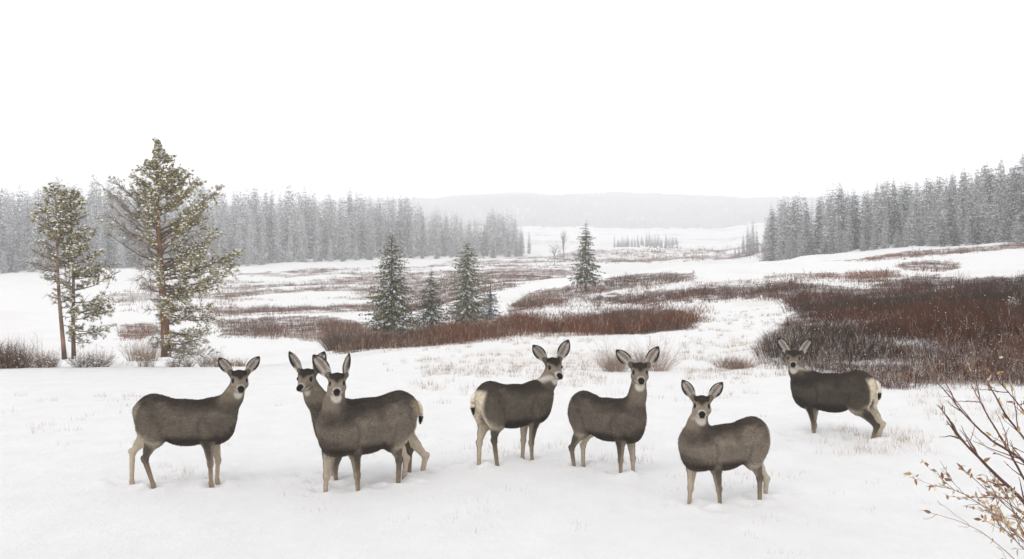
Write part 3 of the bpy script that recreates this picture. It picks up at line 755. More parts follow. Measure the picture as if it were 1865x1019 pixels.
def plant_forest(side, top, yfront, n_front, n_back, u0, u1, frost, snow, green, label, group, deep):
    protos = []
    for k in range(9):
        tr, cr = forest_proto(max(.04, frost+[-.2, .12, 0, .2, -.1, .05, -.16, .15, -.04][k]), snow*[.7, 1.3, 1, 1.5, .8, 1.2, .6, 1.4, 1][k], green*RNG.uniform(.7, 1.3)*np.array([1.06, 1, .94] if k % 2 else [.95, 1, 1.08]), k)
        protos.append((tr.mesh('trunk', M_bark, True), cr.mesh('crown', M_far), cr))
    spots = []
    us = np.linspace(u0, u1, n_front)+RNG.normal(size=n_front)*3
    for i, u in enumerate(us):
        yf = topline(u, yfront); kind = i % 4
        y = yf+[1, 9, 18, 28][kind]*deep*RNG.uniform(.7, 1.3)
        x, y, z = at_u(u, y); z = float(z)
        full = (VH+8-topline(u, top)+6*math.sin(u*.071)+4*math.sin(u*.19+1))/F_*y-z
        h = full*[.45, .72, .93, 1.03][kind]*RNG.uniform(.78, 1.10)
        if kind == 0 and RNG.random() < .35: h *= .6
        spots.append((x, y, z, max(h, 2.)))
    src = None
    for x, y, z, h in spots:
        k = RNG.integers(0, 9); tr, cr, _ = protos[k]
        r = empty('spruce_tree', (x, y, z-.1), RNG.uniform(0, 6)); w = h/15*RNG.uniform(.85, 1.2); w = max(w, .45)
        r.scale = (w, w, h/15); tag(r, label, 'tree', group)
        link('trunk', tr, r); link('crown', cr, r)
    # the trees behind read as one mass
    mb = MB()
    cheap = [crown_spruce(15., RNG.uniform(1.5, 2.1), 34, 7, .75, frost, snow, start=.0, fat=RNG.uniform(.5, .72), shrink=.5, green=green*RNG.uniform(.8, 1.3), sparse=.05) for _ in range(5)]
    cheap = [(np.concatenate(c.V), np.concatenate(c.C), np.concatenate(c.Q)) for c in cheap]
    for i in range(n_back):
        u = RNG.uniform(u0+6, u1-(8 if side == 'L' else 0)); yf = topline(u, yfront); y = yf+(32+RNG.uniform(0, 75))*deep
        x, y, z = at_u(u, y); z = float(z)
        h = ((VH+5-topline(u, top)+6*math.sin(u*.071)+4*math.sin(u*.19+1))/F_*y-z)*RNG.uniform(.82, 1.05); h = min(max(h, 4), 24)
        V, C, Q = cheap[i % 5]; a = RNG.uniform(0, 6); w = max(h/15, .7)*RNG.uniform(.8, 1.1)
        Vr = np.stack([(V[:, 0]*math.cos(a)-V[:, 1]*math.sin(a))*w+x, (V[:, 0]*math.sin(a)+V[:, 1]*math.cos(a))*w+y, V[:, 2]*h/15+z], 1)
        mb.add(Vr, C, Q=Q)
    tag(link('spruce_forest', mb.mesh('spruce_forest', M_far)), label.split(' in ')[0].replace('spruce', 'spruce wood')+' massed deep behind the '+side_word[side]+' edge trees', 'forest', kind='stuff')
side_word = {'L': 'left', 'R': 'right'}
plant_forest('L', L_TOP, L_Y, 180, 560, -140, 962, .43, .34, np.array([.062, .064, .058]), 'pale frosted spruce in the front rows of the long left forest', 'frosted spruces along the left forest edge', 1.0)
plant_forest('R', R_TOP, R_Y, 120, 340, 1390, 2040, .19, .26, np.array([.042, .047, .043]), 'dark grey spruce dusted with snow in the front rows of the right hillside forest', 'dark spruces along the right forest edge', .8)

def small_group(us, ys, hpx, frost, label, group, base=None):
    protos = []
    for k in range(3):
        tr, cr = forest_proto(frost, .25, np.array([.06, .065, .06]), 1); protos.append((tr.mesh('trunk', M_bark, True), cr.mesh('crown', M_far)))
    for i, (u, y, hp) in enumerate(zip(us, ys, hpx)):
        x, y, z = at_u(u, y); h = hp/F_*y; r = empty('spruce_tree', (x, y, float(z)-.1), i*1.3)
        w = max(h/15, .4); r.scale = (w, w, h/15)
        tag(r, label if isinstance(label, str) else label[i], 'tree', group); tr, cr = protos[i % 3]; link('trunk', tr, r); link('crown', cr, r)
small_group([1354, 1362, 1371, 1378, 1366], [330, 320, 330, 315, 325], [42, 58, 66, 50, 46], .2, ['leftmost and shortest dark spruce of the small clump left of the right hillside forest', 'second spruce from the left in the small clump beside the right hillside forest', 'tallest dark spruce of the small clump left of the right hillside forest', 'rightmost spruce of the small clump, nearest to the right hillside forest', 'low middle spruce of the small clump left of the right hillside forest'], 'small clump beside the right forest')
small_group([1339, 1346], [300, 305], [26, 30], .2, ['left one of two tiny spruces on the valley floor below the small clump', 'right one of two tiny spruces on the valley floor below the small clump'], 'pair of tiny spruces')
uu = np.concatenate([np.linspace(1120, 1182, 26), np.linspace(1186, 1234, 22)])+RNG.normal(size=48)*1.2
small_group(uu, 480+RNG.uniform(-15, 35, 48), RNG.uniform(15, 28, 48), .4, 'small faint spruce in the low row out on the snowy valley floor', 'low row of spruces in the valley')

# far hills: wood of thousands of trees
def far_wood():
    n = 60000; y = RNG.uniform(1480, 2500, n); u = RNG.uniform(-350, 2300, n)
    x = (u-CU)/F_*y; z = ground(x, y)
    keep = (y > 1500+120*fbm(x/150, y/150, 31, 3)); x, y, z = x[keep], y[keep], z[keep]; n = len(x)
    h = RNG.uniform(7, 15, n); r = h*.19; a = RNG.uniform(0, 6, n); mb = MB()
    lay = 2
    for l in range(lay):
        zb = z+h*(.05+.28*l); zt = z+h*(.55+.225*l); rl = r*(1-.27*l)
        ring = np.stack([np.stack([x+rl*np.cos(a+k*2*math.pi/5+l)*RNG.uniform(.6, 1.3, n), y+rl*np.sin(a+k*2*math.pi/5+l), zb+RNG.uniform(-.06, .06, n)*h], 1) for k in range(5)], 1)
        tip = np.stack([x, y, zt], 1)[:, None]
        V = np.concatenate([ring, tip], 1).reshape(-1, 3); i = np.arange(n)[:, None, None]*6
        T = (np.array([(0, 1, 5), (1, 2, 5), (2, 3, 5), (3, 4, 5), (4, 0, 5)])[None]+i).reshape(-1, 3)
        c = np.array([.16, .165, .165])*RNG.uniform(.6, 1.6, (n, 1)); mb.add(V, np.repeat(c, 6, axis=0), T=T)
    tag(link('hill_forest', mb.mesh('hill_forest', M_far)), 'hazy conifer forest covering the low hills on the horizon', 'forest', kind='stuff')
far_wood()

# ---- middle distance spruces on the crest, built one by one
def mid_spruce(u, Y, hpx, wpx, label, frost=.10, snow=.30, card=.17, sparse=.1, start=.05, per=9, n_wh=40, green=GREEN, lean=0, fat=.75, name='spruce_tree', tr=.1, group=None, dens=1):
    x, y, z = at_u(u, Y); H = hpx/F_*Y; Rb = wpx/2/F_*Y
    cr = crown_spruce(H, Rb, n_wh, per, card, frost, snow, start=start, fat=fat, green=green, lean=lean, sparse=sparse, shrink=.35)
    t = trunk_mb(H, tr, WOOD*.8, lean=lean)
    # real limbs under the sprays
    for w in range(int(n_wh*1.6)):
        tt = RNG.random(); zz = H*(start+(1-start)*tt)*.97; rr = Rb*(1-tt)**fat*RNG.uniform(.5, .9); az = RNG.uniform(0, 6.3)
        s = np.linspace(0, 1, 4)[:, None]; dv = np.array([math.cos(az), math.sin(az), -.35])
        P = np.array([lean*zz, 0, zz])+dv*rr*s; P[:, 2] += .25*rr*s[:, 0]**2
        t.tube(P, np.linspace(.018, .006, 4)*H/6+.004, WOOD*.7, 4)
    return tree(name, (x, y, float(z)-.05), t, cr, label, 'tree', group)
G2 = np.array([.100, .092, .032])
mid_spruce(713, 60, 203, 112, 'tallest dark green spruce of the cluster standing in the middle of the red scrub', .03, .27, .17, .03, .05, 16, 70, G2, fat=.52)
mid_spruce(785, 62, 126, 92, 'short bushy spruce in the middle of the three dark green spruces', .05, .30, .17, .05, .02, 14, 46, G2*.9, fat=.65)
mid_spruce(851, 64, 158, 96, 'open greyish green pine on the right side of the three spruce cluster', .12, .22, .17, .12, .08, 14, 54, G2*1.35, fat=.40)
mid_spruce(893, 64, 76, 60, 'small bluish spruce with drooping snowy boughs at the right of the cluster', .30, .38, .16, .1, .02, 10, 24, np.array([.045, .055, .06]))
mid_spruce(738, 59, 64, 76, 'low snowy young spruce crouching at the foot of the tallest cluster spruce', .18, .42, .16, .1, .02, 10, 20, G2)
mid_spruce(686, 59.5, 60, 50, 'low ragged young spruce at the left foot of the tallest cluster spruce', .16, .36, .16, .15, .02, 9, 20, G2)
mid_spruce(1067, 92, 130, 62, 'lone spruce standing by itself on the red scrub slope near the centre', .05, .18, .25, .20, .16, 12, 38, G2*.85, fat=.58, tr=.12)

# ---- the wind-shaped pines of the foreground crest
OLIVE = np.array([.25, .205, .060])
def pine(u, Y, hpx, trunk_px, prof, label, n_limb, tuft_scale=1., bark=(.21, .115, .070), bend=(0, 0), seed=0, crooked=.04, tops=None):
    """prof: rows of (t from the top, left reach px, right reach px, left leafiness, right leafiness, angle)"""
    x, y, z = at_u(u, Y); m = Y/F_; H = hpx*m
    tt = np.array([p[0] for p in prof]); col = lambda k, t: np.interp(t, tt, [p[k] for p in prof])
    tr = MB(); n = 26; s = np.linspace(-.03, .975, n)
    def axis(h): return np.array([bend[0]*m*(h)**1.3+crooked*math.sin(h*6+seed), crooked*math.sin(h*4.3+seed*2), h*H])
    Pt = np.array([axis(h) for h in s]); rad = trunk_px*m/2*(1-.88*np.clip(s, 0, 1)**.9)*(1+.45*np.exp(-np.maximum(s, 0)*26))+.006
    bc = np.array(bark)*RNG.uniform(.7, 1.35, (n, 1)); bc[s < .10] *= np.array([.62, .7, .8])
    tr.tube(Pt, rad, bc, 12)
    limbs = MB(); TP = []; TD = []; BP = []; BD = []
    for i in range(n_limb):
        t = (i+RNG.random())/n_limb; t = t*tt[-1]; h = 1-t
        az = RNG.uniform(0, 2*math.pi); c = math.cos(az)
        wl, wr = max(0, -c), max(0, c)
        reach = (col(1, t)*(wl**1.2)+col(2, t)*(wr**1.2)+.45*(col(1, t)+col(2, t))*abs(math.sin(az))**2*.75)*m*RNG.uniform(.65, 1.12)
        leaf = col(3, t) if c < 0 else col(4, t)
        if reach < .06: continue
        up = col(5, t)+RNG.normal()*.14
        k = 9; q = np.linspace(0, 1, k); d0 = np.array([c, math.sin(az), up])
        P = axis(h)+d0*reach*q[:, None]; P[:, 2] += reach*(.28*q**2)*(1 if up > -.2 else .8); P[1:] += RNG.normal(size=(k-1, 3))*reach*.025*q[1:, None]
        limbs.tube(P, np.linspace(.006+.012*reach, .004, k)*1.2, np.array([.20, .15, .115])*RNG.uniform(.6, 1.2), 5)
        nsub = int(8+reach*13)
        for j in range(nsub):
            f = RNG.uniform(.22, 1.); pi_ = f*(k-1); a = int(min(pi_, k-2)); p0 = P[a]*(1-(pi_-a))+P[a+1]*(pi_-a)
            dd = unit(d0*RNG.uniform(.5, 1)+rvec(1)[0]*.85+np.array([0, 0, .25])); ln = RNG.uniform(.12, .42)*min(1, reach)*tuft_scale
            e = p0+dd*ln; mid = (p0+e)/2+rvec(1)[0]*ln*.12
            limbs.tube(np.array([p0, mid, e]), np.array([.007, .005, .003]), np.array([.23, .185, .155])*RNG.uniform(.6, 1.3), 4)
            if leaf < .5:
                for _ in range(6):
                    w = unit(dd+rvec(1)[0]*.9); g = p0+dd*ln*RNG.random(); limbs.tube(np.array([g, g+w*ln*.5]), np.array([.004, .0025]), np.array([.44, .41, .39])*RNG.uniform(.6, 1.5), 3)
            if RNG.random() < leaf:
                for fr in ((1., .62, .3) if leaf > .6 else (1.,)):
                    TP.append(p0+dd*ln*fr); TD.append(dd)
    TP = np.array(TP); TD = np.array(TD); nT = len(TP); cr = MB()
    kb = 15
    Pb = np.repeat(TP, kb, 0); Db = np.repeat(TD, kb, 0)*.7+rvec(nT*kb)+np.array([0, 0, .25])
    tone = np.repeat(RNG.uniform(.45, 1.5, (nT, 1)), kb, 0)
    Cb = OLIVE*tone*RNG.uniform(.7, 1.35, (nT*kb, 1)); fz = RNG.random(nT*kb) < .13; Cb[fz] = SNOW*.8
    V, T, C = blades(Pb, Db, RNG.uniform(.075, .125, nT*kb)*tuft_scale, .016*tuft_scale, Cb); cr.add(V, C, T=T)
    sn = RNG.random(nT) < .60; ns = sn.sum()
    Ps = TP[sn]+np.array([0, 0, .035])+RNG.normal(size=(ns, 3))*.018
    rs = RNG.uniform(.016, .052, ns)*tuft_scale
    V, T, C = lumps(Ps, rs, rs*.62, SNOW*RNG.uniform(.9, 1, (ns, 1))); cr.add(V, C, T=T)
    r = empty('pine_tree', (x, y, float(z)-.03)); tag(r, label, 'tree')
    t_ = link('trunk', tr.mesh('pine_trunk', M_bark, True), r)
    link('limb', limbs.mesh('pine_limbs', M_bark), t_)
    link('crown', cr.mesh('pine_crown', M_veg), r)
    return nT
BIG = [(0, 3, 3, 1, 1, .9), (.05, 7, 10, 1, 1, .7), (.10, 20, 22, 1, 1, .45), (.14, 28, 32, 1, 1, .4), (.22, 48, 48, .95, 1, .42), (.30, 66, 64, .55, 1, .38), (.40, 100, 98, .26, 1, .45), (.50, 90, 112, .2, .98, .35),
       (.58, 78, 122, .08, .95, .15), (.66, 34, 132, .05, .92, -.15), (.74, 16, 122, .0, .75, -.25), (.82, 8, 104, 0, .75, -.3), (.90, 16, 96, .2, .45, -.25), (.95, 10, 50, .2, .3, -.15)]
nT = [pine(300, 34, 414, 18, BIG, 'tallest tree, a wind-shaped pine with reddish trunk and crown sweeping right under snow', 165, 1.0, bend=(-16, 0), seed=1)]
PA = [(0, 3, 3, 1, 1, .9), (.08, 18, 20, 1, 1, .7), (.2, 36, 26, .9, 1, .4), (.32, 34, 30, .6, .95, .25), (.42, 44, 34, .3, .8, .1), (.5, 50, 34, .12, .45, 0), (.6, 26, 20, 0, .2, -.1), (.72, 5, 10, 0, 0, -.1)]
PB = [(0, 3, 3, 1, 1, .9), (.08, 16, 18, 1, 1, .7), (.2, 24, 34, 1, 1, .4), (.35, 24, 46, .8, 1, .2), (.5, 20, 62, .5, .95, .0), (.6, 14, 66, .3, .8, -.1), (.72, 8, 60, .05, .8, -.1), (.80, 5, 62, .0, .65, -.1), (.86, 10, 40, 0, .3, 0)]
nT.append(pine(117, 33.2, 335, 8.5, PA, 'slim pine, left trunk of the close pair near the left edge of the photo', 80, .9, bend=(-22, 0), seed=2, bark=(.20, .13, .09)))
nT.append(pine(136, 33.6, 322, 8, PB, 'slim pine, right trunk of the close pair, with sprays reaching right', 92, .9, bend=(-8, 0), seed=4, bark=(.16, .11, .085)))
print('tufts', nT)

# ---- bare trees in the valley
def bare_tree(u, Y, hpx, label, spread=.35, seed=0, name='bare_tree', col=(.22, .19, .175)):
    rr = np.random.default_rng(seed); x, y, z = at_u(u, Y); H = hpx/F_*Y; tr = MB(); cr = MB()
    def grow(mb, p, d, L, r, lvl):
        n = 5; P = [p]; dd = d
        for i in range(n-1): dd = unit(dd+rr.normal(size=3)*.12+np.array([0, 0, .05])); P.append(P[-1]+dd*L/(n-1))
        P = np.array(P); mb.tube(P, np.linspace(r, r*.55, n), np.array(col)*rr.uniform(.7, 1.3), 5 if lvl < 2 else 3)
        if lvl >= 4: return
        for k in range([5, 4, 4, 3][lvl]):
            f = rr.uniform(.35, 1); q = P[int(f*(n-1))]; w = unit(dd+rr.normal(size=3)*spread*1.6+np.array([0, 0, .15]))
            grow(cr, q, w, L*rr.uniform(.45, .7), r*.5, lvl+1)
    grow(tr, np.array([0, 0, -.1]), np.array([0, 0, 1.]), H*.5, .011*H, 0)
    return tree(name, (x, y, float(z)), tr, cr, label, 'tree', mc=M_bark)
bare_tree(1008, 270, 68, 'bare leafless tree leaning left in the valley left of the lone spruce', .5, 3)
bare_tree(1028, 285, 84, 'tall thin bare tree in the valley between the leaning bare tree and the lone spruce', .25, 5)
bare_tree(978, 265, 32, 'short bare tree at the end of the left forest on the valley floor', .45, 8)
bare_tree(997, 250, 34, 'grey bare bush-like tree in front of the two taller bare trees', .55, 9)

# ------------------------------------------------------------------ scrub, shrubs, grass
def stems(x, y, z, h, colr, wk=.33, side=2, lean=.16, LX=None):
    n = len(x); px = y*1.82/F_
    P = np.stack([x, y, z-.03], 1); D = np.stack([RNG.normal(size=n)*lean, RNG.normal(size=n)*lean, np.ones(n)], 1)
    if LX is not None: D[:, :2] += LX*.28
    w = np.maximum(.007, wk*px)
    V, T, C = blades(P, D, h*.88, w*.8, colr, np.stack([RNG.normal(size=n)*.4, -np.ones(n), np.zeros(n)], 1))
    Vs, Ts, Cs = [V], [T], [C]; off = len(V)
    for k in range(side):
        f = RNG.uniform(.25, .75, n); Pk = P+unit(D)*(h*f)[:, None]; Dk = unit(D)+RNG.normal(size=(n, 3))*.40
        V, T, C = blades(Pk, Dk, h*(1-f)*RNG.uniform(.6, 1.1, n), w*.75, colr*RNG.uniform(.75, 1.35, (n, 1)), np.stack([RNG.normal(size=n)*.4, -np.ones(n), np.zeros(n)], 1))
        Vs.append(V); Ts.append(T+off); Cs.append(C); off += len(V)
    return np.concatenate(Vs), np.concatenate(Ts), np.concatenate(Cs)
RED = np.array([.135, .040, .013]); BRN = np.array([.092, .050, .030]); GRY = np.array([.26, .19, .14]); STRAW = np.array([.42, .31, .19])
def scatter(poly, n, y0, y1, h, tests=None, u0=None, u1=None, lift=.35, seed=0, sc=9, ragged=7):
    pu = [p[0] for p in poly]; u0 = min(pu)-10 if u0 is None else u0; u1 = max(pu)+10 if u1 is None else u1
    u = RNG.uniform(u0, u1, n); y = 1/RNG.uniform(1/y1, 1/y0, n); x = (u-CU)/F_*y; z = ground(x, y); uu_, v = uv(x, y, z)
    ok = polysoft(u, v-lift*h/y*F_, poly, ragged, seed); 
    return x[ok], y[ok], z[ok], u[ok], v[ok]
def scrub(name, label, poly, n, y0, y1, h, palette, pat=(.0, 0.), seed=0, wk=.33, u0=None, u1=None, lift=.35, ragged=7, side=2, thin=.25, fleck=0., band=None):
    per = 16
    x, y, z, u, v = scatter(poly, n//per, y0, y1, h, u0=u0, u1=u1, seed=seed, lift=lift, ragged=ragged)
    fr = np.zeros(len(x)); k = 0
    for du, dv in ((-26, 0), (26, 0), (-12, -5), (12, -5), (-12, 6), (12, 6), (0, -9), (0, 10)):
        fr += inpoly(u+du, v+dv*ragged/7-lift*h/y*F_, poly); k += 1
    fr = fr/k; cs = RNG.uniform(.55, 1.15, len(x))*(.45+.55*fr)
    kk = RNG.random(len(x)) < .25+.75*fr; x, y, u, v, cs = x[kk], y[kk], u[kk], v[kk], cs[kk]
    rad = np.repeat(.22*cs*(1+y/120), per); ox = RNG.normal(size=len(x)*per); oy = RNG.normal(size=len(x)*per)
    x = np.repeat(x, per)+ox*rad; y = np.repeat(y, per)+oy*rad; z = ground(x, y); u, v = uv(x, y, z); cs = np.repeat(cs, per)
    cs = cs*np.exp(-.18*(ox**2+oy**2)); LX = np.stack([ox, oy], 1)
    g = fbm(x/2.2, y/2.2, 200+seed, 4); big = fbm(x/7, y/7, 230+seed, 3)
    keep = RNG.random(len(x)) < np.clip(thin+2.4*(g-.33), .05, 1); x, y, z, u, v, g, big, cs, LX = (q[keep] for q in (x, y, z, u, v, g, big, cs, LX))
    if band:
        st = fbm(x/26+.2*y/26, y/9, band[0], 3); q = RNG.random(len(x)) < sstep(band[1]-.06, band[2], st); x, y, z, u, v, g, big, cs, LX = (k_[q] for k_ in (x, y, z, u, v, g, big, cs, LX)); 
    hh = h*1.25*cs*(.5+.9*g)*(.45+1.0*vn(x/1.3, y/1.3, 301+seed))*(1-.28*sstep(34, 26, y))*RNG.uniform(.5, 1.25, len(x))
    c = palette(x, y, u, v, g, big)*(.55+1.0*vn(x/.5, y/.5, 401+seed))[:, None]
    V, T, C = stems(x, y, z, hh, c, wk, side, LX=LX)
    mb = MB(); mb.add(V, C, T=T)
    if fleck:
        q = RNG.random(len(x)) < fleck*sstep(540, 690, v); px = y[q]*1.82/F_; n_ = q.sum()
        Vv, Tt, Cc = lumps(np.stack([x[q]+RNG.normal(size=n_)*.05, y[q]-.05, z[q]+hh[q]*RNG.uniform(.2, .95, n_)], 1), px*RNG.uniform(.25, .6, n_), px*RNG.uniform(.2, .5, n_), np.tile(SNOW, (n_, 1)))
        mb.add(Vv, Cc, T=Tt)
    tag(link(name, mb.mesh(name, M_stem)), label, 'shrubs', kind='stuff')
    return len(x)
def pal_right(x, y, u, v, g, big):
    n = len(x); t = np.clip((big-.38)*4, 0, 1)[:, None]
    c = mix(np.tile(RED, (n, 1)), BRN*.75, t[:, 0])*RNG.uniform(.45, 1.5, (n, 1))
    dark = sstep(1600, 1860, u)*sstep(590, 530, v)
    c = c*(1-.5*dark[:, None])*.58
    front = sstep(600, 700, v)*.24+.03; fr = RNG.random(n) < front
    c[fr] = (GRY*RNG.uniform(.6, 1.5, (n, 1)))[fr]
    fr = RNG.random(n) < sstep(600, 700, v)*.12; c[fr] = SNOW*.6
    return c
def pal_red(k=1., frost=.1):
    def f(x, y, u, v, g, big):
        n = len(x); c = mix(np.tile(RED*.88*k, (n, 1)), BRN*.75*k, np.clip((big-.42)*4, 0, 1))*RNG.uniform(.5, 1.5, (n, 1))
        fr = RNG.random(n) < frost; c[fr] = (GRY*RNG.uniform(.7, 1.6, (n, 1)))[fr]; return c
    return f
cnt = []
cnt.append(scrub('willow_scrub', 'wide dark red-brown willow scrub filling the slope on the right side', P_RIGHT, 330000, 22, 110, .62, pal_right, u0=1060, u1=2050, seed=1, thin=.25, fleck=.045))
cnt.append(scrub('willow_scrub', 'narrow red willow scrub strip on the slope around the lone spruce', P_UPPER, 30000, 70, 125, .62, pal_red(1.1, .15), seed=2, thin=.2, ragged=4))
cnt.append(scrub('willow_scrub', 'dark red willow scrub band below the lone spruce, above the snowfield in the centre', P_MID, 62000, 45, 95, .62, pal_red(.85, .12), seed=3, thin=.35, ragged=4))
cnt.append(scrub('willow_scrub', 'long red-brown willow scrub band around the feet of the three central spruces', P_LEFT, 90000, 42, 110, .66, pal_red(.9, .2), seed=4, thin=.25, ragged=4))
P_SP = [(905,600),(925,560),(1000,535),(1120,512),(1270,503),(1300,520),(1290,600),(1170,606)]
cnt.append(scrub('willow_scrub', 'thin scattered red twigs on the snow between the scrub bands in the centre', P_SP, 42000, 50, 120, .45, pal_red(1.05, .2), seed=12, thin=-.22, ragged=5))
cnt.append(scrub('willow_scrub', 'patchy grey-brown scrub ribbons across the snowy valley floor left of centre', P_VAL, 150000, 85, 330, .45, pal_red(1.1, .15), seed=5, thin=.5, band=(71, .43, .51), ragged=5, side=1))
cnt.append(scrub('willow_scrub', 'thin brown scrub streaks in the valley seen left and right of the tallest pine', P_VAL2, 26000, 85, 260, .7, pal_red(1.1, .35), seed=6, thin=-.2, ragged=5, side=1))
cnt.append(scrub('willow_scrub', 'faint brown scrub streaks on the far valley floor right of the lone spruce', P_FAR, 60000, 180, 600, .9, pal_red(1.2, .15), seed=7, thin=.15, ragged=3, side=1))
cnt.append(scrub('willow_scrub', 'rust coloured scrub strip along the foot of the right hillside forest', P_FOOT, 26000, 110, 175, .6, pal_red(1.3, .1), seed=8, thin=.3, ragged=3, u0=1490, u1=2050))
cnt.append(scrub('willow_scrub', 'small isolated brown scrub patch on the snow just below the right forest', P_BIT, 5000, 90, 140, .6, pal_red(.9, .2), seed=9, thin=.2, ragged=3))
cnt.append(scrub('willow_scrub', 'small rust-red scrub patch in the valley directly left of the tallest pine trunk', P_RED, 9000, 60, 130, .8, pal_red(1.2, .2), seed=10, thin=.3, ragged=3))
cnt.append(scrub('willow_scrub', 'sparse brown scrub among snow along the upper slope right of centre', P_CEN2, 80000, 55, 125, .5, pal_red(1.0, .25), seed=11, thin=.0, ragged=5, u0=1085, u1=1660))
print('scrub', cnt)

def shrub(u, Y, wpx, hpx, n, col, frost, label, seed=0, name='shrub', spread=.8, snow=0, group=None):
    x0, y0, z0 = at_u(u, Y); m = Y/F_; R_ = wpx/2*m; H = hpx*m
    a = RNG.uniform(0, 6.3, n); r = RNG.random(n)**.6; dx = np.cos(a)*r; dy = np.sin(a)*r
    lb = RNG.integers(0, 5, n); lo = RNG.uniform(-.55, .55, (5, 2)); ls = RNG.uniform(.45, 1., 5)
    P = np.stack([dx*R_*.22*ls[lb]+lo[lb, 0]*R_, dy*R_*.25+lo[lb, 1]*R_*.6, np.full(n, -.03)], 1)
    D = np.stack([dx*spread*R_/H, dy*spread*R_/H, np.ones(n)], 1)+RNG.normal(size=(n, 3))*.08
    hh = H*ls[lb]*np.sqrt(1-.6*r**2)*RNG.uniform(.35, 1.15, n); px = Y*1.82/F_; w = max(.006, .3*px)
    c = np.array(col)*RNG.uniform(.5, 1.5, (n, 1)); f = RNG.random(n) < frost; c[f] = (GRY*RNG.uniform(.8, 1.9, (n, 1)))[f]
    mb = MB(); V, T, C = blades(P, D, hh, w, c, np.stack([RNG.normal(size=n)*.3, -np.ones(n), np.zeros(n)], 1)); mb.add(V, C, T=T)
    for k in range(4):
        fr = RNG.uniform(.25, .85, n); Pk = P+unit(D)*(hh*fr)[:, None]; Dk = unit(D)+RNG.normal(size=(n, 3))*.5
        V, T, C = blades(Pk, Dk, H*.30*RNG.uniform(.5, 1.2, n), w*.7, c*RNG.uniform(.8, 1.4, (n, 1))); mb.add(V, C, T=T)
    if snow:
        k = int(n*snow); i = RNG.integers(0, n, k); Pk = P[i]+unit(D[i])*(hh[i]*RNG.uniform(.2, .95, k))[:, None]
        V, T, C = lumps(Pk, RNG.uniform(.4, 1.2, k)*px, RNG.uniform(.3, .6, k)*px, np.tile(SNOW, (k, 1))); mb.add(V, C, T=T)
    o = link(name, mb.mesh(name, M_stem), loc=(x0, y0, float(z0))); tag(o, label, 'shrub', group); return o
shrub(606, 52, 120, 62, 420, BRN*.8, .25, 'dome shaped dark willow shrub at the front of the long scrub band', spread=.9)
shrub(5, 32.5, 150, 96, 620, BRN*.85, .18, 'brown twiggy bush cut off by the left edge of the photo', spread=.9, snow=.2)
shrub(60, 33, 110, 46, 260, BRN*1.3, .4, 'low tan bush between the left edge bush and the pair of slim pines', spread=.9, snow=.5)
shrub(95, 33.3, 60, 44, 140, GRY*.7, .4, 'snow laden twiggy shrub at the left foot of the pair of slim pines', spread=1, snow=1.4)
shrub(168, 33.3, 96, 50, 300, GRY*.45, .3, 'snow laden dark twig tangle at the right foot of the pair of slim pines', spread=1.2, snow=1.3)
shrub(70, 33.6, 30, 90, 12, GRY*.8, .2, 'single tall thin leafless shoot left of the pair of slim pines', spread=.5)
shrub(330, 33.5, 74, 34, 150, GRY*.5, .3, 'low snowy twigs at the right foot of the tallest pine', spread=1.2, snow=1.1)
shrub(268, 34, 44, 40, 70, GRY*.5, .3, 'low snowy twigs at the left foot of the tallest pine', spread=1.0, snow=.8)
shrub(383, 34, 56, 46, 190, np.array([.16, .14, .09]), .3, 'small greenish snowy bush right of the tallest pine, above the leftmost deer', spread=.9, snow=.7)
shrub(430, 36, 66, 26, 190, STRAW*.6, .4, 'low straw-coloured bush on the crest just right of the leftmost deer ears', spread=1.)
shrub(258, 60, 90, 60, 240, GRY*.8, .4, 'grey leafless bush below the rust-red patch left of the tallest pine', spread=1.)
shrub(200, 50, 90, 30, 160, GRY*.7, .5, 'low grey bush in the dip between the slim pines and the tallest pine', spread=1.2, snow=.6)
shrub(1155, 26.5, 165, 84, 560, np.array([.22, .17, .145]), .45, 'thin dry shrub behind the raised ears of the middle right deer', spread=1.1, name='shrub')
shrub(1350, 27, 120, 48, 330, np.array([.20, .125, .10]), .35, 'low reddish shrub on the snow left of the furthest right deer', spread=1.2)
shrub(1845, 45, 34, 26, 120, GRY*1.3, .7, 'small snow covered tuft in the dark scrub near the right edge', spread=.8, snow=2.2)
shrub(985, 60, 60, 30, 120, GRY*.6, .5, 'pale twiggy shrub on the snow at the left end of the central scrub', spread=1)

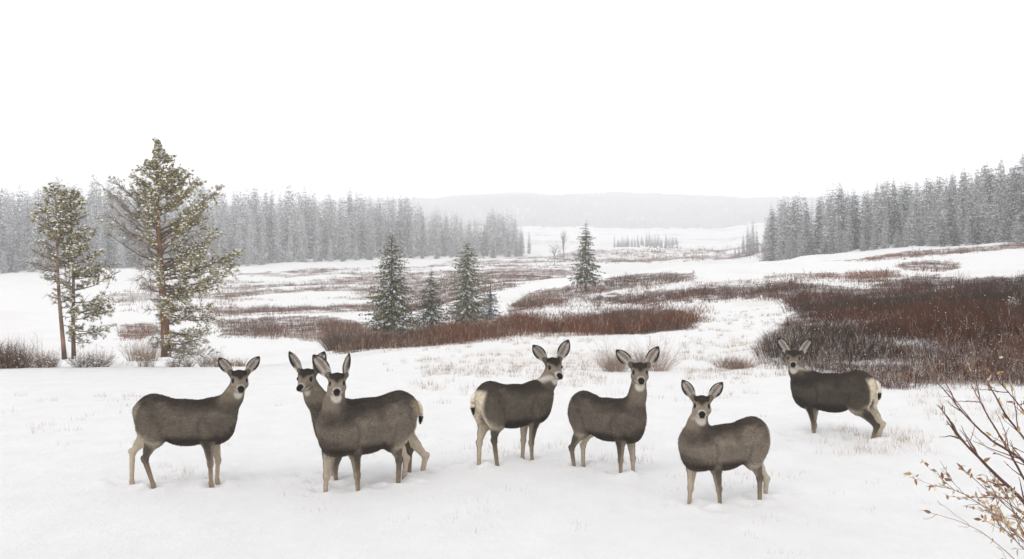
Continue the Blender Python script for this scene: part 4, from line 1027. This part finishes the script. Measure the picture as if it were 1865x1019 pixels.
# dry grass poking through the snow
def grass():
    mb = MB(); regs = [(760, 1100, 23, 36, 2900, .15), (1240, 1440, 24, 60, 2600, .15), (615, 940, 46, 62, 7000, .28), (620, 1080, 40, 60, 2600, .2), (1500, 1700, 14.2, 16.0, 420, .14), (1660, 1865, 17, 24, 300, .16),
                       (850, 1180, 13.2, 15.2, 330, .12), (1300, 1420, 12, 13, 70, .10), (280, 420, 12.2, 13.4, 70, .09), (0, 300, 15, 24, 300, .12), (400, 1800, 9.5, 22, 360, .07), (700, 1400, 20, 40, 800, .14)]
    for (u0, u1, y0, y1, n, h) in regs:
        nc = n//6; u = RNG.uniform(u0, u1, nc); y = 1/RNG.uniform(1/y1, 1/y0, nc); x = (u-CU)/F_*y
        k = fbm(x/1.2, y/1.2, 311, 3) > .42; x, y = x[k], y[k]
        x = np.repeat(x, 10)+RNG.normal(size=len(x)*10)*.07; y = np.repeat(y, 10)+RNG.normal(size=len(y)*10)*.07; z = ground(x, y); m = len(x)
        c = mix(np.tile(STRAW, (m, 1)), GRY, RNG.random(m))*RNG.uniform(.6, 1.3, (m, 1)); hh = h*RNG.uniform(.4, 1.3, m)
        V, T, C = blades(np.stack([x, y, z-.01], 1), np.stack([RNG.normal(size=m)*.3, RNG.normal(size=m)*.3, np.ones(m)], 1), hh, np.maximum(.003, y*.00025), c); mb.add(V, C, T=T)
    tag(link('grass', mb.mesh('grass', M_stem)), 'dry straw grass blades poking out of the snow', 'grass', kind='stuff')
grass()

# near willow bush at the right edge, rooted just outside the frame
def willow():
    rr = np.random.default_rng(11); Y0 = 6.2
    def pt(u, v, Y): return np.array([(u-CU)/F_*Y, Y, -(v-VH)/F_*Y])
    root = pt(2010, 1270, Y0); root[2] = float(ground(root[0], Y0))-.03
    st = MB(); lf = MB()
    def leaf(p, d, L, col):
        d = unit(d); sd_ = unit(np.cross(d, rr.normal(size=3))); n_ = np.cross(d, sd_); w = L*.20
        P = [p, p+d*L*.3+sd_*w+n_*L*.05, p+d*L*.65+sd_*w*.8+n_*L*.02, p+d*L, p+d*L*.65-sd_*w*.8+n_*L*.02, p+d*L*.3-sd_*w+n_*L*.05, p+d*L*.5-n_*L*.03]
        lf.add(np.array(P), col, T=[(0, 1, 6), (1, 2, 6), (2, 3, 6), (3, 4, 6), (4, 5, 6), (5, 0, 6)])
    def branch(P, r0, r1, dens, leaves, lvl=0, pale=0., col=None):
        P = np.array(P); n = max(8, len(P)*5); s = np.linspace(0, 1, n); sk = np.linspace(0, 1, len(P))
        Q = np.stack([np.interp(s, sk, P[:, i]) for i in range(3)], 1)
        for _ in range(2): Q[1:-1] = Q[1:-1]*.5+.25*(Q[2:]+Q[:-2])
        Q[1:] += np.cumsum(rr.normal(size=(n-1, 3))*.0016, 0)
        base = np.array([.10, .055, .045])*(1-pale)+np.array([.30, .24, .20])*pale if col is None else col
        st.tube(Q, np.linspace(r0, r1, n), base*rr.uniform(.8, 1.2), 6)
        L = np.linalg.norm(np.diff(Q, axis=0), axis=1).sum()
        for k in range(int(L*dens)):
            f = rr.uniform(.15, 1); i = min(int(f*(n-1)), n-2); p = Q[i]; d = unit(Q[i+1]-Q[i])
            dd = unit(d+rr.normal(size=3)*.42+np.array([-.1, 0, .12]))
            ln = rr.uniform(.08, .30)*(1 if lvl == 0 else .5)
            if lvl < 2: branch([p, p+dd*ln*.5+rr.normal(size=3)*.006, p+dd*ln], max(r1, r0*.35), .0012, dens*.9, leaves, lvl+1, pale, base*1.2)
        for k in range(int(L*leaves*(.5 if lvl == 0 else 1.6))):
            f = rr.uniform(.3, 1); i = min(int(f*(n-1)), n-2); c = [(.36, .20, .09), (.42, .30, .13), (.22, .10, .05), (.50, .40, .26)][rr.integers(0, 4)]
            leaf(Q[i], unit(Q[i+1]-Q[i])+rr.normal(size=3)*.7, rr.uniform(.022, .05), np.array(c)*rr.uniform(.7, 1.2))
    def main(px, r0, r1, dens, leaves, pale=0., dY=0.):
        pts = [root+rr.normal(size=3)*np.array([.05, .08, 0])]
        m = len(px)
        for i, (u, v) in enumerate(px): pts.append(pt(u, v, Y0+dY*(i+1)/m))
        branch(pts, r0, r1, dens, leaves, 0, pale)
    main([(1940, 1010), (1865, 908), (1795, 845), (1748, 797), (1722, 768)], .017, .003, 6, 3, dY=-.3)
    main([(1960, 960), (1865, 838), (1802, 803), (1757, 760), (1726, 722)], .012, .002, 6, 3, dY=.4)
    main([(1930, 990), (1865, 870), (1820, 790), (1785, 730), (1770, 700)], .010, .002, 6, 5, dY=.6)
    main([(1950, 900), (1880, 820), (1835, 760), (1800, 700), (1790, 672)], .010, .002, 5, 7, dY=.2)
    main([(1970, 880), (1900, 790), (1850, 725), (1822, 690)], .009, .002, 5, 6, dY=-.3)
    main([(2000, 900), (1940, 780), (1890, 700), (1860, 660)], .010, .002, 5, 6, dY=.3)
    main([(1960, 1100), (1880, 1000), (1820, 945), (1765, 905), (1708, 882)], .006, .0015, 8, 15, .8, dY=-.4)
    main([(1960, 1080), (1890, 975), (1840, 930), (1780, 880), (1745, 850)], .006, .0015, 7, 15, .6, dY=.1)
    main([(1980, 1060), (1900, 960), (1860, 930), (1830, 905), (1800, 900)], .006, .0015, 9, 16, .5, dY=-.2)
    main([(1970, 1120), (1900, 1040), (1860, 1000), (1820, 960), (1800, 938)], .005, .0015, 8, 12, .5, dY=-.5)
    main([(2000, 1150), (1930, 1060), (1880, 1000), (1850, 950), (1830, 890)], .006, .0015, 8, 10, .3, dY=-.3)
    main([(1960, 1130), (1860, 1030), (1790, 970), (1735, 945), (1672, 930)], .004, .001, 3, 4, .9, dY=-.5)
    main([(2060, 1050), (2010, 860), (1960, 760)], .013, .002, 5, 5)
    main([(2110, 1100), (2090, 950), (2080, 850)], .013, .002, 5, 5, dY=.5)
    r = empty('willow_bush', tuple(root)); tag(r, 'near willow bush with bare twigs and a few dry orange leaves, bottom right corner', 'bush')
    inv = np.array(root)
    for m_ in (st, lf):
        for a in m_.V: a -= inv
    link('branches', st.mesh('willow_branches', M_bark, True), r)
    link('leaves', lf.mesh('willow_leaves', M_leaf), r)
willow()

# ------------------------------------------------------------------ haze
def haze(density):
    x0, x1, y0, y1, z0, z1 = -3400, 3400, -120, 3050, -16.5, 95
    V = [(x, y, z) for x in (x0, x1) for y in (y0, y1) for z in (z0, z1)]
    F = [(0, 1, 3, 2), (4, 6, 7, 5), (0, 4, 5, 1), (2, 3, 7, 6), (0, 2, 6, 4), (1, 5, 7, 3)]
    m = bpy.data.materials.new('haze'); m.use_nodes = True; t = m.node_tree; t.nodes.clear()
    o = N(t, 'ShaderNodeOutputMaterial'); v = N(t, 'ShaderNodeVolumePrincipled')
    v.inputs['Color'].default_value = (.97, .975, .99, 1); v.inputs['Density'].default_value = density; v.inputs['Anisotropy'].default_value = .35
    t.links.new(v.outputs[0], o.inputs['Volume'])
    tag(link('haze', mk_mesh('haze', V, np.array(F), None, m)), 'thin winter haze over the valley', 'haze', kind='stuff')
haze(.00104)
